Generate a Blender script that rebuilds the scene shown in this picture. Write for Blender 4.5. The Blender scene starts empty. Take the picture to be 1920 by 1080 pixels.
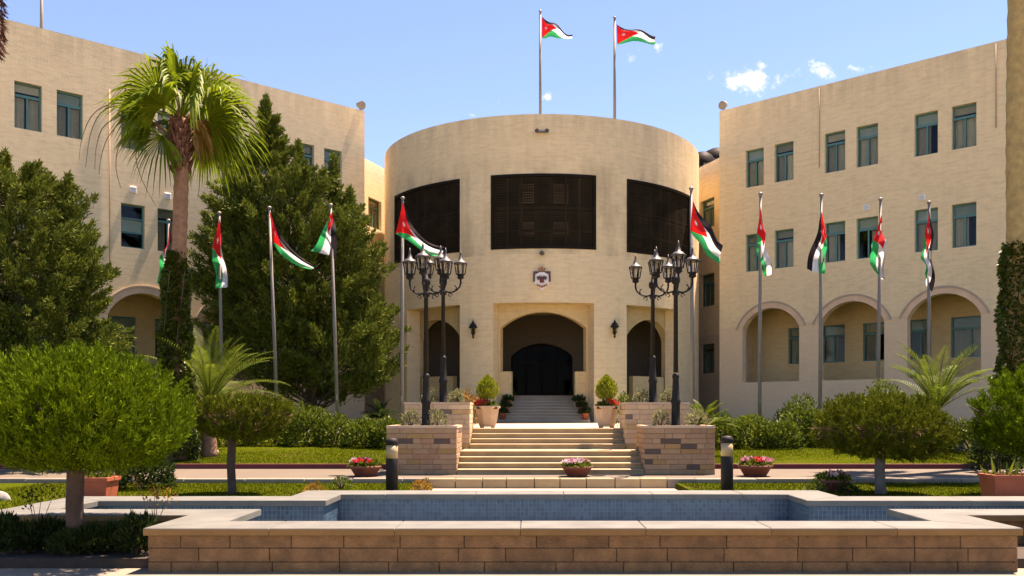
import bpy, bmesh, math, random
import numpy as np
from mathutils import Vector, Matrix

# ------------------------------------------------------------------ camera, sky, sun, exposure
scene = bpy.context.scene
COL = scene.collection
F, CX, CY, EYE = 1700.0, 995.0, 775.0, 1.6          # focal length in photo pixels, principal point, eye height
cam_d = bpy.data.cameras.new('camera')
cam = bpy.data.objects.new('camera', cam_d); COL.objects.link(cam)
cam.location = (0, 0, EYE); cam.rotation_euler = (math.pi/2, 0, 0)
cam_d.sensor_width = 36; cam_d.lens = F/1920*36
cam_d.shift_x = (960-CX)/1920; cam_d.shift_y = (CY-540)/1920
cam_d.clip_start = .1; cam_d.clip_end = 5000
scene.camera = cam

SUN_AZ = (0.775, 0.632); SUN_EL = math.radians(69)
sunv = Vector((SUN_AZ[0]*math.cos(SUN_EL), SUN_AZ[1]*math.cos(SUN_EL), math.sin(SUN_EL))).normalized()
sd = bpy.data.lights.new('sun', 'SUN'); sd.energy = 5.0; sd.angle = math.radians(.53); sd.color = (1, .93, .82)
sun = bpy.data.objects.new('sun', sd); COL.objects.link(sun)
sun.rotation_euler = sunv.to_track_quat('Z', 'Y').to_euler()
sun.location = (20, 20, 60)

world = bpy.data.worlds.new('World'); scene.world = world; world.use_nodes = True
def build_world():
    nt = world.node_tree; N = nt.nodes; Lk = nt.links
    for n in list(N): N.remove(n)
    out = N.new('ShaderNodeOutputWorld'); bg = N.new('ShaderNodeBackground'); bg.inputs[1].default_value = .083
    sky = N.new('ShaderNodeTexSky'); sky.sky_type = 'NISHITA'; sky.sun_disc = False
    sky.sun_elevation = SUN_EL; sky.sun_rotation = math.atan2(SUN_AZ[0], SUN_AZ[1])
    sky.altitude = 900; sky.air_density = 1.0; sky.dust_density = .1; sky.ozone_density = 9.0
    tc = N.new('ShaderNodeTexCoord')
    sx = N.new('ShaderNodeSeparateXYZ'); Lk.new(tc.outputs['Generated'], sx.inputs[0])
    def m(op, a, b=None, c=None):
        n = N.new('ShaderNodeMath'); n.operation = op
        for i, v in enumerate((a, b, c)):
            if v is None: continue
            if isinstance(v, (int, float)): n.inputs[i].default_value = v
            else: Lk.new(v, n.inputs[i])
        return n.outputs[0]
    yy = m('MAXIMUM', sx.outputs[1], .02)
    az = m('DIVIDE', sx.outputs[0], yy); el = m('DIVIDE', sx.outputs[2], yy)
    cv = N.new('ShaderNodeCombineXYZ'); Lk.new(az, cv.inputs[0]); Lk.new(el, cv.inputs[1])
    nz = N.new('ShaderNodeTexNoise'); nz.inputs['Scale'].default_value = 26; nz.inputs['Detail'].default_value = 6
    nz.inputs['Roughness'].default_value = .62; Lk.new(cv.outputs[0], nz.inputs['Vector'])
    nz2 = N.new('ShaderNodeTexNoise'); nz2.inputs['Scale'].default_value = 9; nz2.inputs['Detail'].default_value = 4
    Lk.new(cv.outputs[0], nz2.inputs['Vector'])
    total = None
    # small fair-weather wisps: direction (azimuth, elevation tangent), half width, half height, strength
    for (px, py, w, h, st) in ((1400,152,52,34,1.0),(1432,120,30,14,.6),(1534,130,38,24,1.0),(1600,128,22,12,.5),(1028,184,12,16,.75),
                               (936,192,12,12,.55),(884,216,10,8,.6),(1188,98,18,14,.4),(1232,96,9,9,.45),(2150,60,70,36,1),(-300,-100,80,40,1),(2500,250,90,30,.9)):
        a0, e0 = (px-CX)/F, (CY-py)/F
        dx = m('DIVIDE', m('SUBTRACT', az, a0), w/F); dy = m('DIVIDE', m('SUBTRACT', el, e0), h/F)
        r = m('SQRT', m('ADD', m('MULTIPLY', dx, dx), m('MULTIPLY', dy, dy)))
        v = m('MULTIPLY', m('SUBTRACT', 1.0, r), st)
        v = m('MAXIMUM', v, -1.0)
        total = v if total is None else m('MAXIMUM', total, v)
    d = m('ADD', m('MULTIPLY', total, .62), m('MULTIPLY', m('SUBTRACT', nz.outputs[0], .5), 3.4))
    d = m('ADD', d, m('MULTIPLY', m('SUBTRACT', nz2.outputs[0], .5), .6))
    mr = N.new('ShaderNodeMapRange'); mr.interpolation_type = 'SMOOTHSTEP'
    Lk.new(d, mr.inputs[0]); mr.inputs[1].default_value = .1; mr.inputs[2].default_value = 1.35
    gate = m('MULTIPLY', m('MULTIPLY', mr.outputs[0], .92), m('GREATER_THAN', total, -.9))
    gate = m('MULTIPLY', gate, m('GREATER_THAN', sx.outputs[1], .03))
    mx = N.new('ShaderNodeMix'); mx.data_type = 'RGBA'
    Lk.new(gate, mx.inputs[0]); Lk.new(sky.outputs[0], mx.inputs[6]); mx.inputs[7].default_value = (10.5, 10.2, 11, 1)
    Lk.new(mx.outputs[2], bg.inputs[0]); Lk.new(bg.outputs[0], out.inputs[0])
build_world()
world.cycles.sampling_method = 'MANUAL'; world.cycles.sample_map_resolution = 512
vs = scene.view_settings
vs.view_transform = 'Standard'; vs.look = 'None'; vs.gamma = 1; vs.use_curve_mapping = False
vs.exposure = 1.87
vs.use_white_balance = True; vs.white_balance_temperature = 8100; vs.white_balance_tint = 27   # camera set for open shade
scene.render.engine = 'CYCLES'
cy = scene.cycles
cy.adaptive_threshold = .02; cy.max_bounces = 5; cy.diffuse_bounces = 3; cy.glossy_bounces = 2; cy.transmission_bounces = 2; cy.transparent_max_bounces = 6; cy.caustics_reflective = False; cy.caustics_refractive = False

# ------------------------------------------------------------------ helpers
R = random.Random(7)
def P(px, py, d): return Vector(((px-CX)/F*d, d, EYE+(CY-py)/F*d))
def PX(px, d): return (px-CX)/F*d
def PZ(py, d): return EYE+(CY-py)/F*d
AX = .47                                             # building axis

def new_mat(name):
    m = bpy.data.materials.new(name); m.use_nodes = True
    nt = m.node_tree; b = nt.nodes['Principled BSDF']
    return m, nt, b
def link(nt, a, b): nt.links.new(a, b)
def node(nt, t, **kw):
    n = nt.nodes.new(t)
    for k, v in kw.items(): setattr(n, k, v)
    return n
def ramp(nt, fac, stops):
    r = node(nt, 'ShaderNodeValToRGB')
    while len(r.color_ramp.elements) < len(stops): r.color_ramp.elements.new(.5)
    for e, (p, c) in zip(r.color_ramp.elements, stops): e.position = p; e.color = (*c, 1)
    link(nt, fac, r.inputs[0]); return r.outputs[0]
def mixc(nt, fac, a, b, mode='MIX'):
    n = node(nt, 'ShaderNodeMix', data_type='RGBA', blend_type=mode)
    for i, v in ((0, fac), (6, a), (7, b)):
        if isinstance(v, (int, float)): n.inputs[i].default_value = v
        elif isinstance(v, tuple): n.inputs[i].default_value = (*v, 1)
        else: link(nt, v, n.inputs[i])
    return n.outputs[2]
def coords(nt, kind='Object'):
    return node(nt, 'ShaderNodeTexCoord').outputs[kind]
def noise(nt, vec, scale, detail=4, rough=.55):
    n = node(nt, 'ShaderNodeTexNoise'); n.inputs['Scale'].default_value = scale
    n.inputs['Detail'].default_value = detail; n.inputs['Roughness'].default_value = rough
    link(nt, vec, n.inputs['Vector']); return n.outputs[0]
def bump(nt, b, h, strength=.3, dist=.02):
    n = node(nt, 'ShaderNodeBump'); n.inputs['Strength'].default_value = strength; n.inputs['Distance'].default_value = dist
    link(nt, h, n.inputs['Height']); link(nt, n.outputs[0], b.inputs['Normal'])
def dark(c, f): return tuple(x*f for x in c)

def plain(name, c, rough=.6, var=.15, scale=6, metal=0, bstr=.15, bdist=.01, island=0):
    m, nt, b = new_mat(name)
    v = coords(nt)
    n = noise(nt, v, scale, 5)
    col = ramp(nt, n, [(.25, dark(c, 1-var)), (.75, dark(c, 1+var))])
    if island:
        oi = node(nt, 'ShaderNodeObjectInfo')
        hs = node(nt, 'ShaderNodeHueSaturation'); link(nt, col, hs.inputs['Color'])
        mr = node(nt, 'ShaderNodeMapRange'); link(nt, oi.outputs['Random'], mr.inputs[0])
        mr.inputs[3].default_value = 1-island; mr.inputs[4].default_value = 1+island
        link(nt, mr.outputs[0], hs.inputs['Value']); col = hs.outputs[0]
    link(nt, col, b.inputs['Base Color'])
    b.inputs['Roughness'].default_value = rough; b.inputs['Metallic'].default_value = metal
    if bstr: bump(nt, b, noise(nt, v, scale*6, 4), bstr, bdist)
    return m

def facade_stone(name, c1, c2, joint, bstr=.5, course=.3, blen=.62, stain=False, pink=None, ztop=14.1):
    """coursed limestone ashlar on UV = metres along the wall / metres up"""
    m, nt, b = new_mat(name)
    uv = coords(nt, 'UV')
    br = node(nt, 'ShaderNodeTexBrick'); br.offset = .5
    link(nt, uv, br.inputs['Vector'])
    br.inputs['Scale'].default_value = 1; br.inputs['Brick Width'].default_value = blen; br.inputs['Row Height'].default_value = course
    br.inputs['Mortar Size'].default_value = .006; br.inputs['Mortar Smooth'].default_value = .4; br.inputs['Bias'].default_value = 0
    br.inputs['Color1'].default_value = (*c1, 1); br.inputs['Color2'].default_value = (*c2, 1)
    br.inputs['Mortar'].default_value = (*joint, 1)
    # brick height mask
    mp = node(nt, 'ShaderNodeMapping'); mp.inputs['Scale'].default_value = (1, 3.6, 1); link(nt, uv, mp.inputs[0])
    big = noise(nt, uv, .55, 5, .6)
    mid = noise(nt, mp.outputs[0], 2.6, 6, .62)
    fine = noise(nt, uv, 26, 5, .65)
    col = mixc(nt, .38, br.outputs['Color'], ramp(nt, big, [(.3, dark(c1, .84)), (.55, c1), (.78, dark(c2, 1.1))]))
    col = mixc(nt, .38, col, ramp(nt, mid, [(.3, dark(c2, .72)), (.5, c1), (.72, dark(c1, 1.18))]))
    sk = node(nt, 'ShaderNodeMapping'); sk.inputs['Scale'].default_value = (2.2, .13, 1); link(nt, uv, sk.inputs[0])
    skr = node(nt, 'ShaderNodeMapRange'); link(nt, noise(nt, sk.outputs[0], 2.0, 5, .6), skr.inputs[0]); skr.inputs[1].default_value = .5; skr.inputs[2].default_value = .8; skr.inputs[4].default_value = .16
    col = mixc(nt, skr.outputs[0], col, dark(c2, .55))                # rain streaks
    tp = node(nt, 'ShaderNodeSeparateXYZ'); link(nt, uv, tp.inputs[0])
    tm = node(nt, 'ShaderNodeMapRange', interpolation_type='SMOOTHSTEP'); link(nt, tp.outputs[1], tm.inputs[0])
    tm.inputs[1].default_value = ztop-1.5; tm.inputs[2].default_value = ztop; tm.inputs[4].default_value = .5
    sk2 = node(nt, 'ShaderNodeMapping'); sk2.inputs['Scale'].default_value = (1.6, .2, 1); link(nt, uv, sk2.inputs[0])
    sr2 = node(nt, 'ShaderNodeMapRange'); link(nt, noise(nt, sk2.outputs[0], 1.7, 5, .65), sr2.inputs[0]); sr2.inputs[1].default_value = .4; sr2.inputs[2].default_value = .75
    tmul = node(nt, 'ShaderNodeMath', operation='MULTIPLY'); link(nt, tm.outputs[0], tmul.inputs[0]); link(nt, sr2.outputs[0], tmul.inputs[1])
    col = mixc(nt, tmul.outputs[0], col, dark(c2, .5))                # drip marks below the parapet
    if stain:                                                     # soot washed down above and beside the screens
        sp = node(nt, 'ShaderNodeSeparateXYZ'); link(nt, uv, sp.inputs[0])
        a = node(nt, 'ShaderNodeMapRange', interpolation_type='SMOOTHSTEP'); link(nt, sp.outputs[1], a.inputs[0])
        a.inputs[1].default_value = 11.5; a.inputs[2].default_value = 10.2
        mul = node(nt, 'ShaderNodeMath', operation='MULTIPLY'); link(nt, a.outputs[0], mul.inputs[0])
        st = node(nt, 'ShaderNodeMapping'); st.inputs['Scale'].default_value = (1.1, .35, 1); link(nt, uv, st.inputs[0])
        sn = node(nt, 'ShaderNodeMapRange'); link(nt, noise(nt, st.outputs[0], 1.3, 4), sn.inputs[0])
        sn.inputs[1].default_value = .42; sn.inputs[2].default_value = .72
        link(nt, sn.outputs[0], mul.inputs[1])
        ab = node(nt, 'ShaderNodeMath', operation='GREATER_THAN'); link(nt, sp.outputs[1], ab.inputs[0]); ab.inputs[1].default_value = 7.4
        mul2 = node(nt, 'ShaderNodeMath', operation='MULTIPLY'); link(nt, mul.outputs[0], mul2.inputs[0]); link(nt, ab.outputs[0], mul2.inputs[1])
        mul3 = node(nt, 'ShaderNodeMath', operation='MULTIPLY'); link(nt, mul2.outputs[0], mul3.inputs[0]); mul3.inputs[1].default_value = .55
        col = mixc(nt, mul3.outputs[0], col, dark(c2, .33))
    if pink:
        sp = node(nt, 'ShaderNodeSeparateXYZ'); link(nt, uv, sp.inputs[0])
        a = node(nt, 'ShaderNodeMapRange'); link(nt, sp.outputs[1], a.inputs[0])
        a.inputs[1].default_value = 5.12; a.inputs[2].default_value = 5.08
        mulp = node(nt, 'ShaderNodeMath', operation='MULTIPLY'); link(nt, a.outputs[0], mulp.inputs[0]); mulp.inputs[1].default_value = .6
        col = mixc(nt, mulp.outputs[0], col, pink)
    link(nt, col, b.inputs['Base Color']); b.inputs['Roughness'].default_value = .85
    inv = node(nt, 'ShaderNodeMath', operation='MULTIPLY_ADD'); link(nt, br.outputs['Fac'], inv.inputs[0])
    inv.inputs[1].default_value = -.7
    add = node(nt, 'ShaderNodeMath', operation='MULTIPLY_ADD'); link(nt, mid, add.inputs[0]); add.inputs[1].default_value = .7; link(nt, fine, add.inputs[2])
    link(nt, add.outputs[0], inv.inputs[2])
    bump(nt, b, inv.outputs[0], bstr, .03)
    return m

def leaf_mat(name, cols, trans=.35, rough=.65, spec=.1):
    m, nt, b = new_mat(name)
    g = node(nt, 'ShaderNodeNewGeometry')
    st = [(i/(len(cols)-1), c) for i, c in enumerate(cols)]
    col = ramp(nt, g.outputs['Random Per Island'], st)
    n = noise(nt, coords(nt), 1.6, 3)
    col = mixc(nt, .35, col, mixc(nt, n, dark(cols[0], .8), dark(cols[-1], 1.05)))
    link(nt, col, b.inputs['Base Color']); b.inputs['Roughness'].default_value = rough
    b.inputs['Specular IOR Level'].default_value = spec
    tr = node(nt, 'ShaderNodeBsdfTranslucent'); link(nt, col, tr.inputs[0])
    mx = node(nt, 'ShaderNodeMixShader'); mx.inputs[0].default_value = trans
    link(nt, b.outputs[0], mx.inputs[1]); link(nt, tr.outputs[0], mx.inputs[2])
    link(nt, mx.outputs[0], nt.nodes['Material Output'].inputs[0])
    return m

def glass_mat(name, tint=(.9, .95, .93), refl=1.0):
    m, nt, b = new_mat(name)
    t = node(nt, 'ShaderNodeBsdfTransparent'); t.inputs[0].default_value = (*tint, 1)
    g = node(nt, 'ShaderNodeBsdfGlossy'); g.inputs['Roughness'].default_value = .03
    fr = node(nt, 'ShaderNodeFresnel'); fr.inputs[0].default_value = 1.5
    mm = node(nt, 'ShaderNodeMath', operation='MULTIPLY'); link(nt, fr.outputs[0], mm.inputs[0]); mm.inputs[1].default_value = refl
    mx = node(nt, 'ShaderNodeMixShader'); link(nt, mm.outputs[0], mx.inputs[0]); link(nt, t.outputs[0], mx.inputs[1]); link(nt, g.outputs[0], mx.inputs[2])
    link(nt, mx.outputs[0], nt.nodes['Material Output'].inputs[0])
    return m

M = {}
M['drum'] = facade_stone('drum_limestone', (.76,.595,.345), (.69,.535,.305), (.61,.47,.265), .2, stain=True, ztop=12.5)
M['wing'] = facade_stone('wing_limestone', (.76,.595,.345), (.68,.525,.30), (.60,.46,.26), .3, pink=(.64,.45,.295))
M['trim'] = plain('pink_limestone_trim', (.64,.445,.29), .8, .12, 3)
M['hood'] = plain('grey_limestone_hood', (.40,.31,.225), .85, .12, 3)
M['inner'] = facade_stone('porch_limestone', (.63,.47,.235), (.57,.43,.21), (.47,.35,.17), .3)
M['roof'] = plain('roof_screed', (.42,.38,.32), .9)
M['teal'] = plain('teal_painted_aluminium', (.045,.17,.15), .4, .08, 5)
M['glass'] = glass_mat('window_glass', (.85,.9,.87), .35)
M['dglass'] = glass_mat('door_glass', (.15,.15,.14), .06)
M['curtain'] = plain('beige_curtain', (.5,.40,.28), .9, .1, 4, island=.4)
M['shutter'] = plain('grey_green_shutter', (.40,.43,.36), .6, .1, 3, island=.35)
M['dark_in'] = plain('dark_interior', (.035,.03,.024), .9)
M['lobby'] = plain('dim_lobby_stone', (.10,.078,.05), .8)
M['wood'] = plain('dark_walnut_lattice', (.024,.017,.009), .8, .4, 2)
M['woodf'] = plain('dark_walnut_frame', (.014,.010,.007), .6, .3, 3)
for k_ in ('wood', 'woodf'): M[k_].node_tree.nodes['Principled BSDF'].inputs['Specular IOR Level'].default_value = .08
M['black'] = plain('black_cast_iron', (.014,.013,.012), .62, .2, 9)
M['black'].node_tree.nodes['Principled BSDF'].inputs['Specular IOR Level'].default_value = .2
M['lampglass'] = glass_mat('lantern_glass', (.86,.84,.78), 1.6)
M['lampcap'] = plain('grey_lantern_cap', (.05,.047,.043), .5, .25, 9, metal=.1)
M['steel'] = plain('galvanised_steel', (.17,.16,.14), .6, .12, 9, metal=.1)
M['steeld'] = plain('weathered_steel', (.20,.19,.175), .5, .15, 9, metal=.3)
M['grey'] = plain('grey_plastic', (.38,.38,.38), .5)
M['white'] = plain('white_plastic', (.7,.69,.66), .5)
M['pave'] = plain('pale_paving', (.34,.28,.20), .85, .15, 1.5)
M['pavedark'] = plain('grey_brown_paving', (.20,.165,.12), .85, .2, 1.5)
M['path'] = plain('pink_path', (.10,.078,.052), .85, .12, 1.2)
M['kerbred'] = plain('dark_red_kerb_paint', (.10,.010,.009), .7, .2, 4)
M['kerbgrey'] = plain('grey_kerb_stone', (.22,.19,.145), .85, .15, 4, island=.15)
M['step'] = plain('yellow_limestone_step', (.31,.235,.13), .8, .2, 2.2, island=.08)
M['coping'] = plain('white_coping_stone', (.105,.108,.094), .75, .25, 2.5, island=.04)
M['copedge'] = plain('ochre_coping_edge', (.22,.12,.035), .8, .2, 3, island=.08)
M['block'] = plain('tan_sandstone_block', (.20,.108,.043), .9, .4, 5.5, bstr=.8, bdist=.03, island=.13)
M['mortar'] = plain('brown_mortar', (.15,.095,.052), .95)
for i, c in enumerate(((.36,.225,.122), (.365,.232,.128), (.355,.22,.118), (.34,.205,.078), (.10,.07,.055), (.325,.185,.10))):
    M['brick%d' % i] = plain('planter_brick_%s' % ('rose', 'sand', 'pink', 'ochre', 'slate', 'russet')[i], c, .88, .14, 5, bstr=.4, island=.08)
for i, c in enumerate(((.52,.37,.21), (.55,.40,.24), (.50,.35,.2), (.44,.29,.12), (.16,.12,.09), (.48,.34,.2))):
    M['brickb%d' % i] = plain('planter_brick_%s' % ('honey', 'straw', 'wheat', 'amber', 'umber', 'buff')[i], c, .88, .14, 5, bstr=.4, island=.08)
M['soil'] = plain('dark_soil', (.045,.032,.022), .95, .3, 9)
M['terra'] = plain('terracotta', (.36,.085,.035), .7, .15, 5)
M['terrad'] = plain('brown_terracotta', (.17,.05,.03), .7, .2, 5)
M['potstone'] = plain('cream_stone_pot', (.52,.38,.25), .85, .18, 3.5)
M['lampshade'] = plain('bollard_diffuser', (.34,.26,.13), .4, .05, 3)
M['rock'] = plain('white_rock', (.27,.25,.22), .9, .25, 4, bstr=.6)
M['bark'] = plain('grey_brown_bark', (.075,.048,.032), .95, .35, 7, bstr=.8)
M['barkg'] = plain('whitewashed_bark', (.15,.13,.115), .95, .25, 7, bstr=.6)
M['twig'] = plain('dry_brown_twig', (.16,.095,.045), .95, .3, 7)
M['palmbark'] = plain('palm_bark', (.25,.135,.075), .95, .35, 9, bstr=.9)
M['palmbark2'] = plain('sunlit_palm_bark', (.36,.26,.10), .95, .3, 6, bstr=.9)  # brighter copy of the palm bark, golden sunlight put into its colour
M['fibre'] = plain('palm_boot_fibre', (.13,.05,.028), .95, .4, 9, bstr=.9)
def cloth(name, c):
    m, nt, b = new_mat(name); col = ramp(nt, noise(nt, coords(nt), 3, 3), [(.3, dark(c, .92)), (.7, dark(c, 1.06))])
    link(nt, col, b.inputs['Base Color']); b.inputs['Roughness'].default_value = .75; b.inputs['Specular IOR Level'].default_value = .2
    tr = node(nt, 'ShaderNodeBsdfTranslucent'); link(nt, col, tr.inputs[0])
    mx = node(nt, 'ShaderNodeMixShader'); mx.inputs[0].default_value = .45; link(nt, b.outputs[0], mx.inputs[1]); link(nt, tr.outputs[0], mx.inputs[2])
    link(nt, mx.outputs[0], nt.nodes['Material Output'].inputs[0]); return m
M['red'] = cloth('red_flag_cloth', (.78,.02,.018)); M['fgreen'] = cloth('green_flag_cloth', (.0,.36,.11)); M['fwhite'] = cloth('white_flag_cloth', (.8,.79,.8)); M['fblack'] = cloth('black_flag_cloth', (.018,.014,.018))
M['gold'] = plain('gold_brown_paint', (.32,.13,.03), .5)
M['maroon'] = plain('maroon_paint', (.19,.03,.02), .5)
M['emwhite'] = plain('white_enamel', (.75,.72,.68), .5)
M['embrown'] = plain('brown_enamel', (.075,.04,.03), .5)
M['conifer'] = leaf_mat('cypress_sprays', [(.025,.05,.009), (.065,.10,.016), (.19,.22,.03)], .18)
M['topiary'] = leaf_mat('topiary_sprays', [(.03,.06,.004), (.075,.13,.006), (.17,.25,.010)], .16, .7, .03)
M['topiary2'] = leaf_mat('olive_topiary_sprays', [(.035,.05,.006), (.08,.10,.010), (.16,.185,.014)], .16, .7, .03)
M['shrub'] = leaf_mat('broad_shrub_leaves', [(.03,.055,.006), (.075,.12,.012), (.16,.20,.02)], .3, .5, .2)
M['shrubd'] = leaf_mat('dark_bedding_leaves', [(.010,.022,.006), (.025,.045,.010), (.05,.075,.018)], .3)
M['palm'] = leaf_mat('fan_palm_leaf', [(.07,.12,.008), (.14,.21,.010), (.23,.30,.018)], .4, .5, .18)
M['datepalm'] = leaf_mat('feather_palm_leaf', [(.045,.08,.008), (.095,.145,.014), (.17,.22,.03)], .35, .5, .15)
M['ivy'] = leaf_mat('ivy_leaves', [(.02,.04,.005), (.05,.08,.008), (.11,.14,.012)], .25, .45, .25)
M['dryleaf'] = leaf_mat('dry_palm_leaf', [(.35,.22,.06), (.45,.28,.08)], .4)
M['pottop'] = leaf_mat('golden_cypress', [(.10,.14,.01), (.19,.23,.015), (.28,.30,.03)], .35)
M['greyherb'] = leaf_mat('grey_herb', [(.13,.14,.06), (.20,.20,.09), (.27,.26,.12)], .3)
M['grass'] = leaf_mat('lawn_blades', [(.03,.045,.003), (.052,.07,.004), (.078,.092,.005)], .3, .9, 0.0)
M['petalr'] = leaf_mat('red_petals', [(.55,.02,.02), (.6,.08,.06)], .3)
M['petalp'] = leaf_mat('pink_petals', [(.5,.05,.2), (.6,.2,.28), (.6,.5,.5)], .3)
M['petalw'] = leaf_mat('white_petals', [(.6,.55,.55), (.7,.5,.55)], .3)
M['rustleaf'] = leaf_mat('rust_leaves', [(.25,.08,.02), (.35,.16,.03), (.2,.2,.03)], .3)

def lawn_mat():
    m, nt, b = new_mat('lawn_turf'); v = coords(nt)
    a = noise(nt, v, .5, 5, .6); f = noise(nt, v, 14, 4, .7)
    pt = noise(nt, v, .9, 6, .7)
    col = mixc(nt, .5, ramp(nt, a, [(.3, (.03,.045,.003)), (.7, (.055,.068,.004))]), ramp(nt, f, [(.3, (.022,.035,.003)), (.7, (.062,.076,.006))]))
    pr_ = node(nt, 'ShaderNodeMapRange'); link(nt, pt, pr_.inputs[0]); pr_.inputs[1].default_value = .56; pr_.inputs[2].default_value = .72; pr_.inputs[4].default_value = .7
    col = mixc(nt, pr_.outputs[0], col, (.085,.068,.022))               # worn, drier turf
    link(nt, col, b.inputs['Base Color']); b.inputs['Roughness'].default_value = .9
    b.inputs['Specular IOR Level'].default_value = 0
    bump(nt, b, f, .6, .03); return m
M['lawn'] = lawn_mat()
def ground_mat():
    m, nt, b = new_mat('dry_ground'); v = coords(nt)
    col = ramp(nt, noise(nt, v, .4, 6), [(.3, (.30,.25,.18)), (.7, (.40,.34,.26))])
    link(nt, col, b.inputs['Base Color']); b.inputs['Roughness'].default_value = .95
    bump(nt, b, noise(nt, v, 20), .3, .02); return m
M['ground'] = ground_mat()
def tile_mat():
    m, nt, b = new_mat('blue_mosaic_tile')
    g = node(nt, 'ShaderNodeNewGeometry')
    col = ramp(nt, g.outputs['Random Per Island'], [(0, (.025,.06,.10)), (.5, (.04,.09,.14)), (1, (.07,.135,.185))])
    n = noise(nt, coords(nt), .7, 4)
    col = mixc(nt, .35, col, ramp(nt, n, [(.3, (.025,.06,.10)), (.7, (.06,.12,.165))]))
    link(nt, col, b.inputs['Base Color']); b.inputs['Roughness'].default_value = .3
    return m
M['tile'] = tile_mat()
M['grout'] = plain('grey_blue_grout', (.17,.20,.21), .8)

# ---- objects
def setp(o, label=None, cat=None, group=None, kind=None):
    for k, v in (('label', label), ('category', cat), ('group', group), ('kind', kind)):
        if v: o[k] = v
    return o
LOC = {}
def thing(name, label, cat, loc, group=None):
    o = bpy.data.objects.new(name, None); COL.objects.link(o); o.location = loc; o.empty_display_size = .2
    LOC[o] = Vector(loc)
    return setp(o, label, cat, group)
def add(name, me, mat, parent=None, mtx=None, kind=None):
    """link one mesh; vertices are in world metres (or local with mtx); parent inverse keeps them there"""
    o = bpy.data.objects.new(name, me); COL.objects.link(o)
    if mat is not None and len(me.materials) == 0: me.materials.append(M[mat] if isinstance(mat, str) else mat)
    if mtx is not None: o.matrix_basis = mtx
    if parent is not None:
        o.parent = parent
        if parent in LOC: o.matrix_parent_inverse = Matrix.Translation(-LOC[parent])
    if kind: o['kind'] = kind
    return o

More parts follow.
